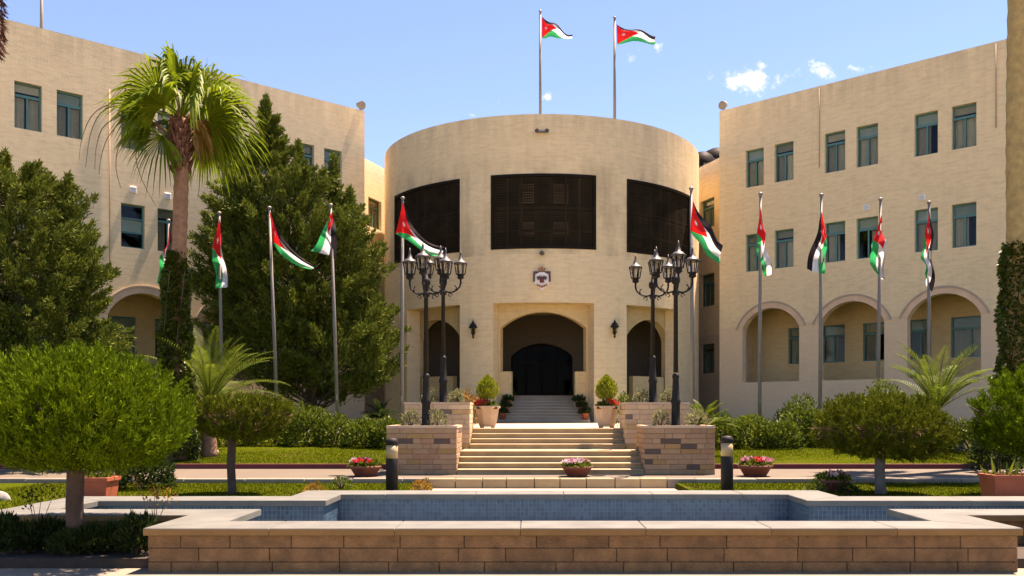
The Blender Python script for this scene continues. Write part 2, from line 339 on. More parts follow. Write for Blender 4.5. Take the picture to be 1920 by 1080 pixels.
class MB:
    def __init__(s): s.v = []; s.f = []; s.sm = []
    def box(s, x0, x1, y0, y1, z0, z1):
        n = len(s.v)
        s.v += [(x0,y0,z0),(x1,y0,z0),(x1,y1,z0),(x0,y1,z0),(x0,y0,z1),(x1,y0,z1),(x1,y1,z1),(x0,y1,z1)]
        for q in ((0,3,2,1),(4,5,6,7),(0,1,5,4),(1,2,6,5),(2,3,7,6),(3,0,4,7)): s.f.append(tuple(n+i for i in q)); s.sm.append(False)
        return s
    def bbox(s, x0, x1, y0, y1, z0, z1, b=.01):
        """box with chamfered edges"""
        n = len(s.v); b = min(b, (x1-x0)*.3, (y1-y0)*.3, (z1-z0)*.3)
        X = (x0, x0+b, x1-b, x1); Y = (y0, y0+b, y1-b, y1); Z = (z0, z0+b, z1-b, z1)
        idx = {}
        for ix in (0, 1):
            for iy in (0, 1):
                for iz in (0, 1):
                    cx = (X[1], X[2])[ix]; cy = (Y[1], Y[2])[iy]; cz = (Z[1], Z[2])[iz]
                    ex = (X[0], X[3])[ix]; ey = (Y[0], Y[3])[iy]; ez = (Z[0], Z[3])[iz]
                    for a, p in (('x', (ex, cy, cz)), ('y', (cx, ey, cz)), ('z', (cx, cy, ez))):
                        idx[(ix, iy, iz, a)] = len(s.v); s.v.append(p)
        def q(*k): s.f.append(tuple(idx[i] for i in k)); s.sm.append(False)
        for i in (0, 1):
            q((i,0,0,'x'),(i,1,0,'x'),(i,1,1,'x'),(i,0,1,'x')); q((0,i,0,'y'),(1,i,0,'y'),(1,i,1,'y'),(0,i,1,'y')); q((0,0,i,'z'),(1,0,i,'z'),(1,1,i,'z'),(0,1,i,'z'))
            for j in (0, 1):
                q((0,i,j,'y'),(1,i,j,'y'),(1,i,j,'z'),(0,i,j,'z')); q((i,0,j,'x'),(i,1,j,'x'),(i,1,j,'z'),(i,0,j,'z')); q((i,j,0,'x'),(i,j,1,'x'),(i,j,1,'y'),(i,j,0,'y'))
                for k in (0, 1): s.f.append((idx[(i,j,k,'x')], idx[(i,j,k,'y')], idx[(i,j,k,'z')])); s.sm.append(False)
        return s
    def tube(s, pts, rad, n=8, cap=True):
        pts = [Vector(p) for p in pts]; base = len(s.v)
        if isinstance(rad, (int, float)): rad = [rad]*len(pts)
        ref = None
        for i, p in enumerate(pts):
            t = (pts[min(i+1, len(pts)-1)]-pts[max(i-1, 0)]).normalized()
            if ref is None: ref = Vector((1, 0, 0)) if abs(t.x) < .8 else Vector((0, 1, 0))
            a = (ref-t*ref.dot(t)).normalized(); bb = t.cross(a); ref = a
            for k in range(n):
                w = 2*math.pi*k/n
                s.v.append(tuple(p+(a*math.cos(w)+bb*math.sin(w))*rad[i]))
        for i in range(len(pts)-1):
            for k in range(n):
                a0 = base+i*n+k; a1 = base+i*n+(k+1) % n
                s.f.append((a0, a1, a1+n, a0+n)); s.sm.append(True)
        if cap:
            s.f.append(tuple(base+k for k in reversed(range(n)))); s.sm.append(False)
            s.f.append(tuple(base+(len(pts)-1)*n+k for k in range(n))); s.sm.append(False)
        return s
    def lathe(s, prof, c=(0,0,0), n=16, square=False):
        base = len(s.v)
        for r, z in prof:
            for k in range(n):
                w = 2*math.pi*(k+.5)/n
                q = 1/max(abs(math.cos(w)), abs(math.sin(w))) if square else 1
                s.v.append((c[0]+r*q*math.cos(w), c[1]+r*q*math.sin(w), c[2]+z))
        for i in range(len(prof)-1):
            for k in range(n):
                a0 = base+i*n+k; a1 = base+i*n+(k+1) % n
                s.f.append((a0, a1, a1+n, a0+n)); s.sm.append(n > 8)
        s.f.append(tuple(base+k for k in reversed(range(n)))); s.sm.append(False)
        s.f.append(tuple(base+(len(prof)-1)*n+k for k in range(n))); s.sm.append(False)
        return s
    def prism(s, loop, y0, y1):
        """loop of (x, z), extruded along y"""
        n = len(s.v); k = len(loop)
        s.v += [(x, y0, z) for x, z in loop]+[(x, y1, z) for x, z in loop]
        s.f.append(tuple(range(n, n+k))); s.f.append(tuple(range(n+2*k-1, n+k-1, -1))); s.sm += [False, False]
        for i in range(k):
            j = (i+1) % k; s.f.append((n+i, n+k+i, n+k+j, n+j)); s.sm.append(False)
        return s
    def mesh(s, name, fix=True):
        me = bpy.data.meshes.new(name); me.from_pydata([tuple(v) for v in s.v], [], s.f)
        me.polygons.foreach_set('use_smooth', s.sm)
        if fix:
            bm = bmesh.new(); bm.from_mesh(me); bmesh.ops.recalc_face_normals(bm, faces=bm.faces); bm.to_mesh(me); bm.free()
        me.update(); return me
    def build(s, name, mat, parent=None, kind=None, mtx=None): return add(name, s.mesh(name), mat, parent, mtx, kind)

def sheet(name, mat, pts, kind='structure', cols=1):
    me = bpy.data.meshes.new(name); me.from_pydata(pts[0], [], pts[1]); me.update()
    return setp(add(name, me, mat), kind=kind)

def arch_pts(u0, u1, zs, rise, n=20):
    w = u1-u0; r = (w*w/4+rise*rise)/(2*rise); c = (u0+u1)/2; zc = zs+rise-r
    a = math.asin(min(1, w/2/r)); out = []
    for i in range(n+1):
        t = a-2*a*i/n
        out.append((c+r*math.sin(t), zc+r*math.cos(t)))
    return out                                        # from u1 over the top to u0

def wall(name, outer, holes, t0, t1, mapf, mat, parent, ustep=None):
    bm = bmesh.new()
    for loop in [outer]+holes:
        vs_ = [bm.verts.new((u, t0, z)) for u, z in loop]
        for i in range(len(vs_)): bm.edges.new((vs_[i], vs_[(i+1) % len(vs_)]))
    bmesh.ops.triangle_fill(bm, use_beauty=True, use_dissolve=False, edges=bm.edges[:], normal=(0, -1, 0))
    if ustep:
        us = [p[0] for p in outer]; u = math.ceil(min(us)/ustep)*ustep+.0137
        while u < max(us):
            bmesh.ops.bisect_plane(bm, geom=bm.verts[:]+bm.edges[:]+bm.faces[:], dist=1e-5, plane_co=(u, 0, 0), plane_no=(1, 0, 0))
            u += ustep
    r = bmesh.ops.extrude_face_region(bm, geom=bm.faces[:])
    bmesh.ops.translate(bm, verts=[e for e in r['geom'] if isinstance(e, bmesh.types.BMVert)], vec=(0, t1-t0, 0))
    bmesh.ops.recalc_face_normals(bm, faces=bm.faces)
    uvl = bm.loops.layers.uv.new('UVMap')
    for f in bm.faces:
        side = abs(f.normal.x) > .7
        for l in f.loops: l[uvl].uv = (l.vert.co.x+(l.vert.co.y if side else 0), l.vert.co.z if abs(f.normal.z) < .7 else l.vert.co.z+l.vert.co.y)
    flip = None
    for v in bm.verts: v.co = mapf(*v.co)
    bmesh.ops.recalc_face_normals(bm, faces=bm.faces)
    me = bpy.data.meshes.new(name); bm.to_mesh(me); bm.free()
    return add(name, me, mat, parent)

# leaves -----------------------------------------------------------
def quad_mesh(name, V):
    n = len(V)//4
    me = bpy.data.meshes.new(name); me.vertices.add(4*n); me.vertices.foreach_set('co', np.asarray(V, dtype=np.float32).ravel())
    me.loops.add(4*n); me.loops.foreach_set('vertex_index', np.arange(4*n, dtype=np.int32))
    me.polygons.add(n); me.polygons.foreach_set('loop_start', np.arange(0, 4*n, 4, dtype=np.int32))
    me.update(calc_edges=True); return me
def unit(a): return a/np.maximum(np.linalg.norm(a, axis=1, keepdims=True), 1e-9)
def leafquads(Pn, D, L, W, rng, mid=.45):
    n = len(Pn); D = unit(D)
    S = unit(np.cross(D, unit(rng.normal(size=(n, 3)))))
    L = np.broadcast_to(np.asarray(L, float).reshape(-1, 1), (n, 1)); W = np.broadcast_to(np.asarray(W, float).reshape(-1, 1), (n, 1))
    V = np.empty((n, 4, 3))
    V[:, 0] = Pn; V[:, 1] = Pn+D*L*mid+S*W*.5; V[:, 2] = Pn+D*L; V[:, 3] = Pn+D*L*mid-S*W*.5
    return V.reshape(-1, 3)
def lumps(dirs, rng, n=26, amp=.16, sharp=14):
    """bumpy radius factor over the sphere"""
    c = unit(rng.normal(size=(n, 3))); a = rng.uniform(-.6, 1, n)*amp
    return 1+(np.exp((dirs@c.T-1)*sharp)*a).sum(axis=1)
def sph(n, rng): return unit(rng.normal(size=(n, 3)))

# ------------------------------------------------------------------ ground, lawns, path
def rects_mesh(name, mat, rects, z0, z1):
    mb = MB()
    for x0, x1, y0, y1 in rects: mb.box(x0, x1, y0, y1, z0, z1)
    return setp(mb.build(name, mat), kind='structure')
setp(MB().box(-1500, 1500, -1500, 1500, -.5, 0).build('ground', 'ground'), kind='structure')
PVX = .52                                             # pool axis
POOL = [(-3.84,9.1),(4.89,9.1),(4.89,10.3),(7.3,10.3),(7.3,12.55),(4.25,12.55),(4.25,13.5),(-3.3,13.5),(-3.3,12.55),(-6.3,12.55),(-6.3,10.3),(-3.84,10.3)]
rects_mesh('front_pavement', 'pavedark', [(-40, 40, -20, 9.32)], -.1, .006)
rects_mesh('front_lawn', 'lawn', [(-45,-1.86,13.52,16.88),(2.70,45,13.52,16.88),(-45,-6.33,10.45,13.52),(7.33,45,10.45,13.52),(-6.33,-3.33,12.58,13.52),(4.28,7.33,12.58,13.52)], -.1, .30)
rects_mesh('stair_apron', 'pave', [(-1.86, 2.70, 13.52, 16.88)], -.1, .2)
rects_mesh('flower_bed', 'soil', [(-14,-3.9,9.36,10.28),(4.95,14,9.36,10.28)], -.1, .1)
path = rects_mesh('path', 'path', [(-45, 45, 17.06, 19.9)], -.1, .38)
x = -16.0
while x < 17:
    w = R.uniform(.85, 1.15) if (x < -2.6 or x > 2.6) else R.uniform(.44, .56)
    mid = x+w/2; centre = -1.9 < mid < 2.75
    MB().bbox(x+.006, x+w-.006, 16.9, 17.06, -.05, .385+R.uniform(-.004, .006), .012).build('kerb_stone', 'step' if centre else 'kerbgrey', path)
    x += w
rects_mesh('red_kerb', 'kerbred', [(-30,-2.9,19.9,20.06),(3.7,10.2,19.9,20.06)], .2, .485)
def rear_lawn():
    prof = [(20.06,.45),(22,.60),(24,.75),(27,.98),(30,1.15),(34,1.2),(70,1.2)]
    xs = [-60,-30,-20,-14,-10,-6,-2,2,6,10,14,20,30,60]; v = []; f = []
    for y, z in prof:
        for x in xs: v.append((x, y, z+.05*math.sin(x*.7)*math.cos(y*.5)*(1 if y < 33 else 0)))
    n = len(xs)
    for i in range(len(prof)-1):
        for j in range(n-1): f.append((i*n+j, i*n+j+1, (i+1)*n+j+1, (i+1)*n+j))
    o = sheet('rear_lawn', 'lawn', (v, f)); o.data.polygons.foreach_set('use_smooth', [True]*len(f)); return o
rear_lawn()
def lawn_z(y):
    prof = [(20.06,.45),(22,.60),(24,.75),(27,.98),(30,1.15),(34,1.2),(70,1.2)]
    return float(np.interp(y, [p[0] for p in prof], [p[1] for p in prof]))

# ------------------------------------------------------------------ buildings
CW = (7.81, 37.5); DU = Vector((.745, -.668)).normalized(); DT = Vector((-DU.y, DU.x))
def wing_map(side):
    def f(u, t, z):
        X = CW[0]+DU.x*u+DT.x*t; Y = CW[1]+DU.y*u+DT.y*t
        return Vector((X if side > 0 else 2*AX-X, Y, z))
    return f
def s_of(px, side, t=0):
    k = (px-CX)/F; x0 = CW[0]+DT.x*t; y0 = CW[1]+DT.y*t
    if side > 0: return (k*y0-x0)/(DU.x-k*DU.y)
    return (2*AX-x0-k*y0)/(DU.x+k*DU.y)
def frame_mtx(mapf, u, t, z, side):
    o = mapf(u, t, z); ex = (mapf(u+1, t, z)-o)*side; ez = Vector((0, 0, 1)); ey = ez.cross(ex)
    return Matrix(((ex.x, ey.x, 0, o.x), (ex.y, ey.y, 0, o.y), (0, 0, 1, o.z), (0, 0, 0, 1)))

WCACHE = {}
def window_meshes(w, h, style):
    key = (round(w, 2), round(h, 2), style)
    if key in WCACHE: return WCACHE[key]
    w, h = key[0], key[1]; b = .05; out = []
    zt = h*.72
    fr = MB()
    fr.box(-w/2, -w/2+b, 0, .06, 0, h); fr.box(w/2-b, w/2, 0, .06, 0, h)
    fr.box(-w/2+b, w/2-b, .002, .058, h-b, h); fr.box(-w/2+b, w/2-b, .002, .058, 0, b)
    glassr = []; extra = []
    if style == 'louvre':                             # three horizontal bands
        for zz in (h*.36, h*.68): fr.box(-w/2+b, w/2-b, -.004, .056, zz-.025, zz+.025)
        zs = [b, h*.36-.025, h*.36+.025, h*.68-.025, h*.68+.025, h-b]
        for i in range(3): glassr.append((-w/2+b, w/2-b, zs[2*i], zs[2*i+1]))
        extra.append(('blind', 'shutter', (-w/2+b, w/2-b, zs[2], zs[3]), False))
    else:
        fr.box(-w/2+b, w/2-b, -.012, .056, zt-.045, zt+.04)
        fr.box(-.03, .03, -.004, .056, b, zt-.045)
        glassr = [(-w/2+b, w/2-b, zt+.04, h-b), (-w/2+b, -.03, b, zt-.045), (.03, w/2-b, b, zt-.045)]
        if style in ('A', 'C', 'E'): extra.append(('shutter', 'shutter', (-w/2+b, w/2-b, zt+.04, h-b), False))
        else: extra.append(('blind', 'curtain', (-w/2+b, w/2-b, zt+.04+.12*h*R.random(), h-b), False))
        if style in ('A', 'B'): cu = [(-w/2+b, -.06, b, zt), (.02, w/2-b, b, zt)]
        elif style in ('C', 'D'): cu = [(-w/2+b, w*.12, b, zt)]
        else: cu = [(.1*w, w/2-b, b, zt)]
        for c in cu: extra.append(('curtain', 'curtain', c, True))
    fm = fr.mesh('window')
    gl = [MB().box(a, c, .028, .034, d, e).mesh('pane') for a, c, d, e in glassr]
    ex = []
    for nm, mt, (a, c, d, e), wavy in extra:
        mb = MB()
        if wavy:
            n = max(6, int((c-a)/.035)); n0 = 0
            for i in range(n+1):
                xx = a+(c-a)*i/n; yy = .12+.018*math.sin(i*1.9)
                mb.v += [(xx, yy, d), (xx, yy, e)]
            for i in range(n): mb.f.append((2*i, 2*i+2, 2*i+3, 2*i+1)); mb.sm.append(True)
        else: mb.box(a, c, .065, .08, d, e)
        ex.append((nm, mt, mb.mesh(nm)))
    WCACHE[key] = (fm, gl, ex); return WCACHE[key]
def put_window(root, mapf, u, z, w, h, style, side, t=.14):
    fm, gl, ex = window_meshes(w, h, style)
    o = add('window', fm, 'teal', root, frame_mtx(mapf, u, t, z, side))
    for g in gl: add('pane', g, 'glass', o)
    for nm, mt, me in ex: add(nm, me, mt, o)
    # stone sill
    return o

BAYS = [(1.05,3.50),(4.33,6.78),(7.60,10.05),(10.88,13.33),(14.16,16.61),(17.44,19.9)]
LW = 21.5
def rect(u0, u1, z0, z1): return [(u0,z0),(u1,z0),(u1,z1),(u0,z1)]
def build_wing(side, label, pxs):
    f = wing_map(side); base = f(0, 0, 1.0)
    root = thing('building_wing', label, 'building', (base.x, base.y, 1.0), 'side wings of the stone building')
    cols = []
    for a, b in pxs:
        u0, u1 = sorted((s_of(a, side), s_of(b, side))); cols.append(((u0+u1)/2, .80))
    last = max(c for c, w in cols)
    for k in range(1, 4):
        for dd in (0, 1.1):
            if last+k*2.6+dd < LW-1: cols.append((last+k*2.6+dd, .8))
    holes = []
    for c, w in cols:
        holes.append(rect(c-w/2, c+w/2, 10.72, 12.22)); holes.append(rect(c-w/2, c+w/2, 7.32, 8.82))
    for u0, u1 in BAYS:
        holes.append([(u0,2.85),(u1,2.85)]+arch_pts(u0, u1, 5.0, .78))
    wall('facade_wall', rect(0, LW, .6, 14.1), holes, 0, .32, f, 'wing', root)
    st = R.choice
    for i, (c, w) in enumerate(cols):
        put_window(root, f, c, 10.72, w, 1.5, 'ABBACB'[i % 6] if side > 0 else 'ABABBA'[i % 6], side)
        if side < 0 and i == 5: sty = 'louvre'
        else: sty = 'DBCEAC'[i % 6] if side > 0 else 'ABAABD'[i % 6]
        put_window(root, f, c, 7.32, w, 1.5, sty, side)
    # arcade trims
    for u0, u1 in BAYS:
        inn = arch_pts(u0, u1, 5.0, .78); o1 = arch_pts(u0-.22, u1+.22, 5.0, .98); o2 = arch_pts(u0-.29, u1+.29, 5.0, 1.05)
        wall('arch_band', o1+list(reversed(inn)), [], -.02, .05, f, 'trim', root)
        wall('hood_mould', o2+list(reversed(o1)), [], -.045, .04, f, 'hood', root)
    # gallery behind the arches
    gw = []
    for a, b in ((1478,1516),(1542,1584),(1618,1664),(1704,1746),(1783,1856)):
        gw.append((s_of(a, 1, 2.2), s_of(b, 1, 2.2)))
    gw += [(gw[-1][1]+1.0, gw[-1][1]+2.0), (gw[-1][1]+3, gw[-1][1]+4.6)]
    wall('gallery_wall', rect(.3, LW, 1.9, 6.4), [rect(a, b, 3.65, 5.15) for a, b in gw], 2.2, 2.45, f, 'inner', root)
    for i, (a, b) in enumerate(gw): put_window(root, f, (a+b)/2, 3.65, b-a, 1.5, 'DCDEA'[i % 5], side, 2.3)
    def flat(name, z0, z1, u0, u1, t0, t1, mat):
        mb = MB().box(u0, u1, t0, t1, z0, z1); mb.v = [tuple(f(*v)) for v in mb.v]; return mb.build(name, mat, root)
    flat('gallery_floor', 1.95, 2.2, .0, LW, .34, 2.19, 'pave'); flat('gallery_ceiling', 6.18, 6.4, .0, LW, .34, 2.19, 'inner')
    flat('roof', 13.3, 13.6, .34, LW, .34, 11, 'roof')
    flat('floor_slab', 9.5, 9.8, .34, LW, .9, 11, 'dark_in'); flat('floor_slab', 6.0, 6.3, .34, LW, 2.5, 11, 'dark_in')
    flat('partition', 2.2, 13.2, .4, LW-.1, 4.2, 4.4, 'dark_in')
    g = lambda a, t, z: f(t, a, z)
    wall('end_wall', rect(.33, 11, .6, 14.1), [], 0, .3, g, 'wing', root)
    g2 = lambda a, t, z: f(LW-.3+t, a, z)
    wall('end_wall', rect(.33, 11, .6, 14.1), [], 0, .3, g2, 'wing', root)
    g3 = lambda a, t, z: f(a, 11+t, z)
    wall('back_wall', rect(0, LW, .6, 14.1), [], 0.0, .3, g3, 'wing', root)
    # recessed link wall between wing and rotunda
    A = Vector((8.1, 40.2)); d2 = Vector((-.33, .944)).normalized(); n2 = Vector((d2.y, -d2.x))
    def lf(u, t, z):
        X = A.x+d2.x*u+n2.x*t; Y = A.y+d2.y*u+n2.y*t
        return Vector((X if side > 0 else 2*AX-X, Y, z))
    wins = [(9.9, 1.3), (6.4, 1.45), (3.4, 1.3)]
    wall('link_wall', rect(-1.6, 6, .6, 12.8), [rect(-.08, 1.12, z, z+h) for z, h in wins], 0, .3, lf, 'wing', root)
    for z, h in wins: put_window(root, lf, .52, z, 1.2, h, 'D', -side)
    mb = MB().box(-1.6, 6, .6, .8, 1, 12.6); mb.v = [tuple(lf(*v)) for v in mb.v]; mb.build('partition', 'dark_in', root)
    return root, f
RP = ((1399,1431),(1453,1487),(1547,1584),(1607,1645),(1716,1757),(1785,1830))
LP = ((641,608),(589,555),(503,468),(450,412),(338,296),(271,228),(155,107),(78,28))
wingR, fR = build_wing(1, 'long three storey limestone wing with arcade right of the rotunda', RP)
wingL, fL = build_wing(-1, 'long three storey limestone wing left of the rotunda, partly behind trees', LP)

# rotunda
DR, DD = 6.8, 39.8
def th_of(px, r=DR):
    k = (px-CX)/F; lo, hi = -1.45, 1.45
    g = lambda th: (AX+r*math.sin(th))/(DD-r*math.cos(th))-k
    for _ in range(60):
        mid = (lo+hi)/2
        if g(mid) < 0: lo = mid
        else: hi = mid
    return (lo+hi)/2
def drum_map(u, t, z):
    th = u/DR; r = DR-t
    return Vector((AX+r*math.sin(th), DD-r*math.cos(th), z))
UO = lambda px: DR*th_of(px)
UI = lambda px: DR*th_of(px, DR-.62)
rot = thing('entrance_rotunda', 'round limestone entrance rotunda with three dark lattice screens', 'building', (AX, DD-DR, 1.25))
um = DR*math.radians(128)
sideo = (UO(1175)+-UO(862))/2; sideo2 = (UO(1266)+-UO(757))/2; cen = (UO(1115)-UO(925))/2
gr_c = (UO(1116)-UO(919))/2; gr_1 = (UO(1174)-UO(861))/2; gr_2 = (UO(1291)-UO(738))/2
zb, zt = .7, 5.64
outer = [(-um, zb)]
for a, b in ((-sideo2, -sideo), (-cen, cen), (sideo, sideo2)): outer += [(a, zb), (a, zt), (b, zt), (b, zb)]
outer += [(um, zb), (um, 12.5), (-um, 12.5)]
GR = [(-gr_2, -gr_1), (-gr_c, gr_c), (gr_1, gr_2)]
wall('drum_wall', outer, [rect(a, b, 7.6, 10.33) for a, b in GR], 0, .6, drum_map, 'drum', rot, .34)
ca = (UI(1097)-UI(936))/2; sa0 = (UI(1172)+-UI(862))/2; sa1 = (UI(1254)+-UI(780))/2
um2 = DR*math.radians(80)
outer = [(-um2, zb)]
for a, b, zs, rise in ((-sa1, -sa0, 4.5, .74), (-ca, ca, 4.8, .56), (sa0, sa1, 4.5, .74)):
    outer += [(a, zb)]+list(reversed(arch_pts(a, b, zs, rise)))+[(b, zb)]
outer += [(um2, zb), (um2, 6.1), (-um2, 6.1)]
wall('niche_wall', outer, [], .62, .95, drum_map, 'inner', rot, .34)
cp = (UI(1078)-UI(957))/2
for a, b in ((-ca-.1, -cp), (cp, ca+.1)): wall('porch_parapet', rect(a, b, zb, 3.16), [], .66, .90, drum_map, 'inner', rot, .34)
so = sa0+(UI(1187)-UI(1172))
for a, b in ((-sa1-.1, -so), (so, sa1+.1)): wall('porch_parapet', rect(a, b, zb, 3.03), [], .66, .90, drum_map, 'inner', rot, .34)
def disc(name, r, z0, z1, mat, y_lim=None):
    mb = MB(); mb.lathe([(r, z0), (r, z1)], (AX, DD, 0), 48); return mb.build(name, mat, rot)
disc('drum_roof', DR-.61, 11.7, 11.95, 'roof')
disc('porch_ceiling', DR-.96, 5.75, 6.0, 'inner')
disc('upper_floor', DR-.61, 7.0, 7.3, 'dark_in')
# porch floor starts behind the stairs
loop = []
for i in range(33):
    a = math.radians(-75+150*i/32); r = DR-.97
    loop.append((AX+r*math.sin(a), DD-r*math.cos(a)))
fl = MB(); front = [p for p in loop]; n = len(front)
fl.v = [(x, max(y, 35.1), 2.28) for x, y in front]+[(x, max(y, 35.1), 1.0) for x, y in front]
fl.f = [tuple(range(n)), tuple(range(2*n-1, n-1, -1))]+[(i, (i+1) % n, n+(i+1) % n, n+i) for i in range(n)]; fl.sm = [False]*len(fl.f)
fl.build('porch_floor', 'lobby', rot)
# back wall of the porch with a wide arch and a glazed door screen behind it
bw = lambda u, t, z: Vector((AX+u, 38.3+t, z))
o2 = [(-5.9, 2.0), (-1.30, 2.0)]+list(reversed(arch_pts(-1.30, 1.30, 4.0, .55)))+[(1.30, 2.0), (5.9, 2.0), (5.9, 6.0), (-5.9, 6.0)]
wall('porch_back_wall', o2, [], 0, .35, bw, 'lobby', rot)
mb = MB().box(AX-1.6, AX+1.6, 41.0, 41.2, 2.2, 5); mb.box(AX-1.75, AX-1.6, 38.66, 41.2, 2.2, 5); mb.box(AX+1.6, AX+1.75, 38.66, 41.2, 2.2, 5); mb.box(AX-1.75, AX+1.75, 38.66, 41.2, 5.0, 5.2); mb.box(AX-1.75, AX+1.75, 38.1, 41.2, 2.0, 2.29)
mb.build('lobby', 'dark_in', rot)
for k in range(4):
    x0 = AX-1.28+k*.64
    d = MB(); d.box(x0+.004, x0+.05, 38.72, 38.77, 2.3, 4.5); d.box(x0+.59, x0+.636, 38.72, 38.77, 2.3, 4.5); d.box(x0+.05, x0+.59, 38.722, 38.768, 4.44, 4.5); d.box(x0+.05, x0+.59, 38.722, 38.768, 2.3, 2.42); d.box(x0+.05, x0+.59, 38.722, 38.768, 3.75, 3.81)
    dd = d.build('glass_door', 'woodf', rot)
    MB().box(x0+.05, x0+.59, 38.742, 38.748, 2.42, 3.75).build('pane', 'dglass', dd)
    MB().box(x0+.05, x0+.59, 38.742, 38.748, 3.81, 4.44).build('pane', 'dglass', dd)
def curved_box(mb, u0, u1, t0, t1, z0, z1, n=1):
    for i in range(n):
        k = len(mb.v); a = u0+(u1-u0)*i/n; b = u0+(u1-u0)*(i+1)/n
        mb.box(a, b, t0, t1, z0, z1)
        for q in range(k, len(mb.v)): mb.v[q] = tuple(drum_map(*mb.v[q]))
for gi, (a, b) in enumerate(GR):
    fr = MB(); nn = 14
    curved_box(fr, a+.002, a+.11, -.03, .14, 7.602, 10.328); curved_box(fr, b-.11, b-.002, -.03, .14, 7.602, 10.328)
    curved_box(fr, a+.11, b-.11, -.028, .138, 10.22, 10.328, nn); curved_box(fr, a+.11, b-.11, -.028, .138, 7.602, 7.71, nn)
    s = fr.build('screen_frame', 'woodf', rot)
    lat = MB(); w = b-a-.22; ncol = 7
    for i in range(1, ncol):
        u = a+.11+w*i/ncol; curved_box(lat, u-.04, u+.04, .026, .09, 7.71, 10.22)
    for z in (8.25, 8.95, 9.12, 9.72):
        curved_box(lat, a+.11, b-.11, .028, .088, z-.03, z+.03, nn)
    nv = int(w/.085)
    for i in range(nv):
        u = a+.11+w*(i+.5)/nv; curved_box(lat, u-.022, u+.022, .03, .07, 7.71, 10.22)
    nz = int(2.5/.09)
    for i in range(nz):
        z = 7.71+2.51*(i+.5)/nz; curved_box(lat, a+.11, b-.11, .035, .066, z-.022, z+.022, nn)
    add('lattice', lat.mesh('lattice'), 'wood', s, kind='stuff')
    if gi == 1:
        for fu, zz in ((.34, 9.25), (.665, 9.25), (.34, 8.1), (.665, 8.1)):  # pale panels added to imitate lighter glints of window through the lattice
            cb = MB(); uu = a+(b-a)*fu; curved_box(cb, uu-.27, uu+.27, .105, .115, zz, zz+(.72 if zz > 9 else .5), 4); cb.build('curtain', 'potstone', s)
    gl = MB(); curved_box(gl, a+.05, b-.05, .30, .31, 7.65, 10.3, nn); gl.build('window_pane', 'dglass', s)
    bk = MB(); curved_box(bk, a-.1, b+.1, .62, .64, 7.4, 10.5, nn); bk.build('dark_blind', 'dark_in', s)

# roof domes behind the link wall
for px, py, d, r in ((1317,318,47,.75),(1344,310,49,.95)):
    c = P(px, py, d); mb = MB(); mb.lathe([(r*1.1,-3.2),(r*1.1,-.02),(r,0),(r*.97,.2),(r*.85,.5),(r*.62,.74),(r*.32,.88),(.02,.93)], (c.x, c.y, c.z), 20)
    setp(mb.build('roof_dome', 'woodf'), 'small dark roof dome %s the recessed wall' % ('peeping out beside the rotunda over' if px < 1330 else 'rising nearest the right wing behind'), 'dome', 'dark domes on the roof behind')

# ------------------------------------------------------------------ stairs and planters
stairs = thing('entrance_stairs', 'broad pale limestone steps climbing between brick planters', 'stairs', (.4, 18, .38))
rz = .1095
for i in range(4):
    m_ = MB().box(-1.46, 2.25, 18+.3*i, 18.30+.3*i if i < 3 else 19.9, .3, .38+rz*(i+1)-.032); m_.bbox(-1.462, 2.252, 17.975+.3*i, 18.30+.3*i if i < 3 else 19.898, .38+rz*(i+1)-.0318, .38+rz*(i+1), .008); m_.build('step', 'step', stairs)
for i in range(4):
    m_ = MB().box(-1.33, 2.07, 19.902+.3*i, 20.20+.3*i if i < 3 else 21.3, .5, .818+rz*(i+1)-.032); m_.bbox(-1.332, 2.072, 19.877+.3*i, 20.20+.3*i if i < 3 else 21.298, .818+rz*(i+1)-.0318, .818+rz*(i+1), .008); m_.build('step', 'step', stairs)
MB().box(-2.7, 3.44, 21.302, 34.4, .3, 1.254).build('landing', 'pave', stairs)
up = thing('porch_stairs', 'grey shaded stone steps rising into the dark entrance arch', 'stairs', (AX, 32.4, 1.25))
for i in range(9):
    m_ = MB().box(AX-1.66, AX+1.66, 32.4+.3*i, 32.7+.3*i if i < 8 else 35.09, 1.1, 1.254+.114*(i+1)-.042); m_.bbox(AX-1.662, AX+1.662, 32.36+.3*i, 32.7+.3*i if i < 8 else 35.088, 1.254+.114*(i+1)-.0418, 1.254+.114*(i+1), .006); m_.build('step', 'pave', up)

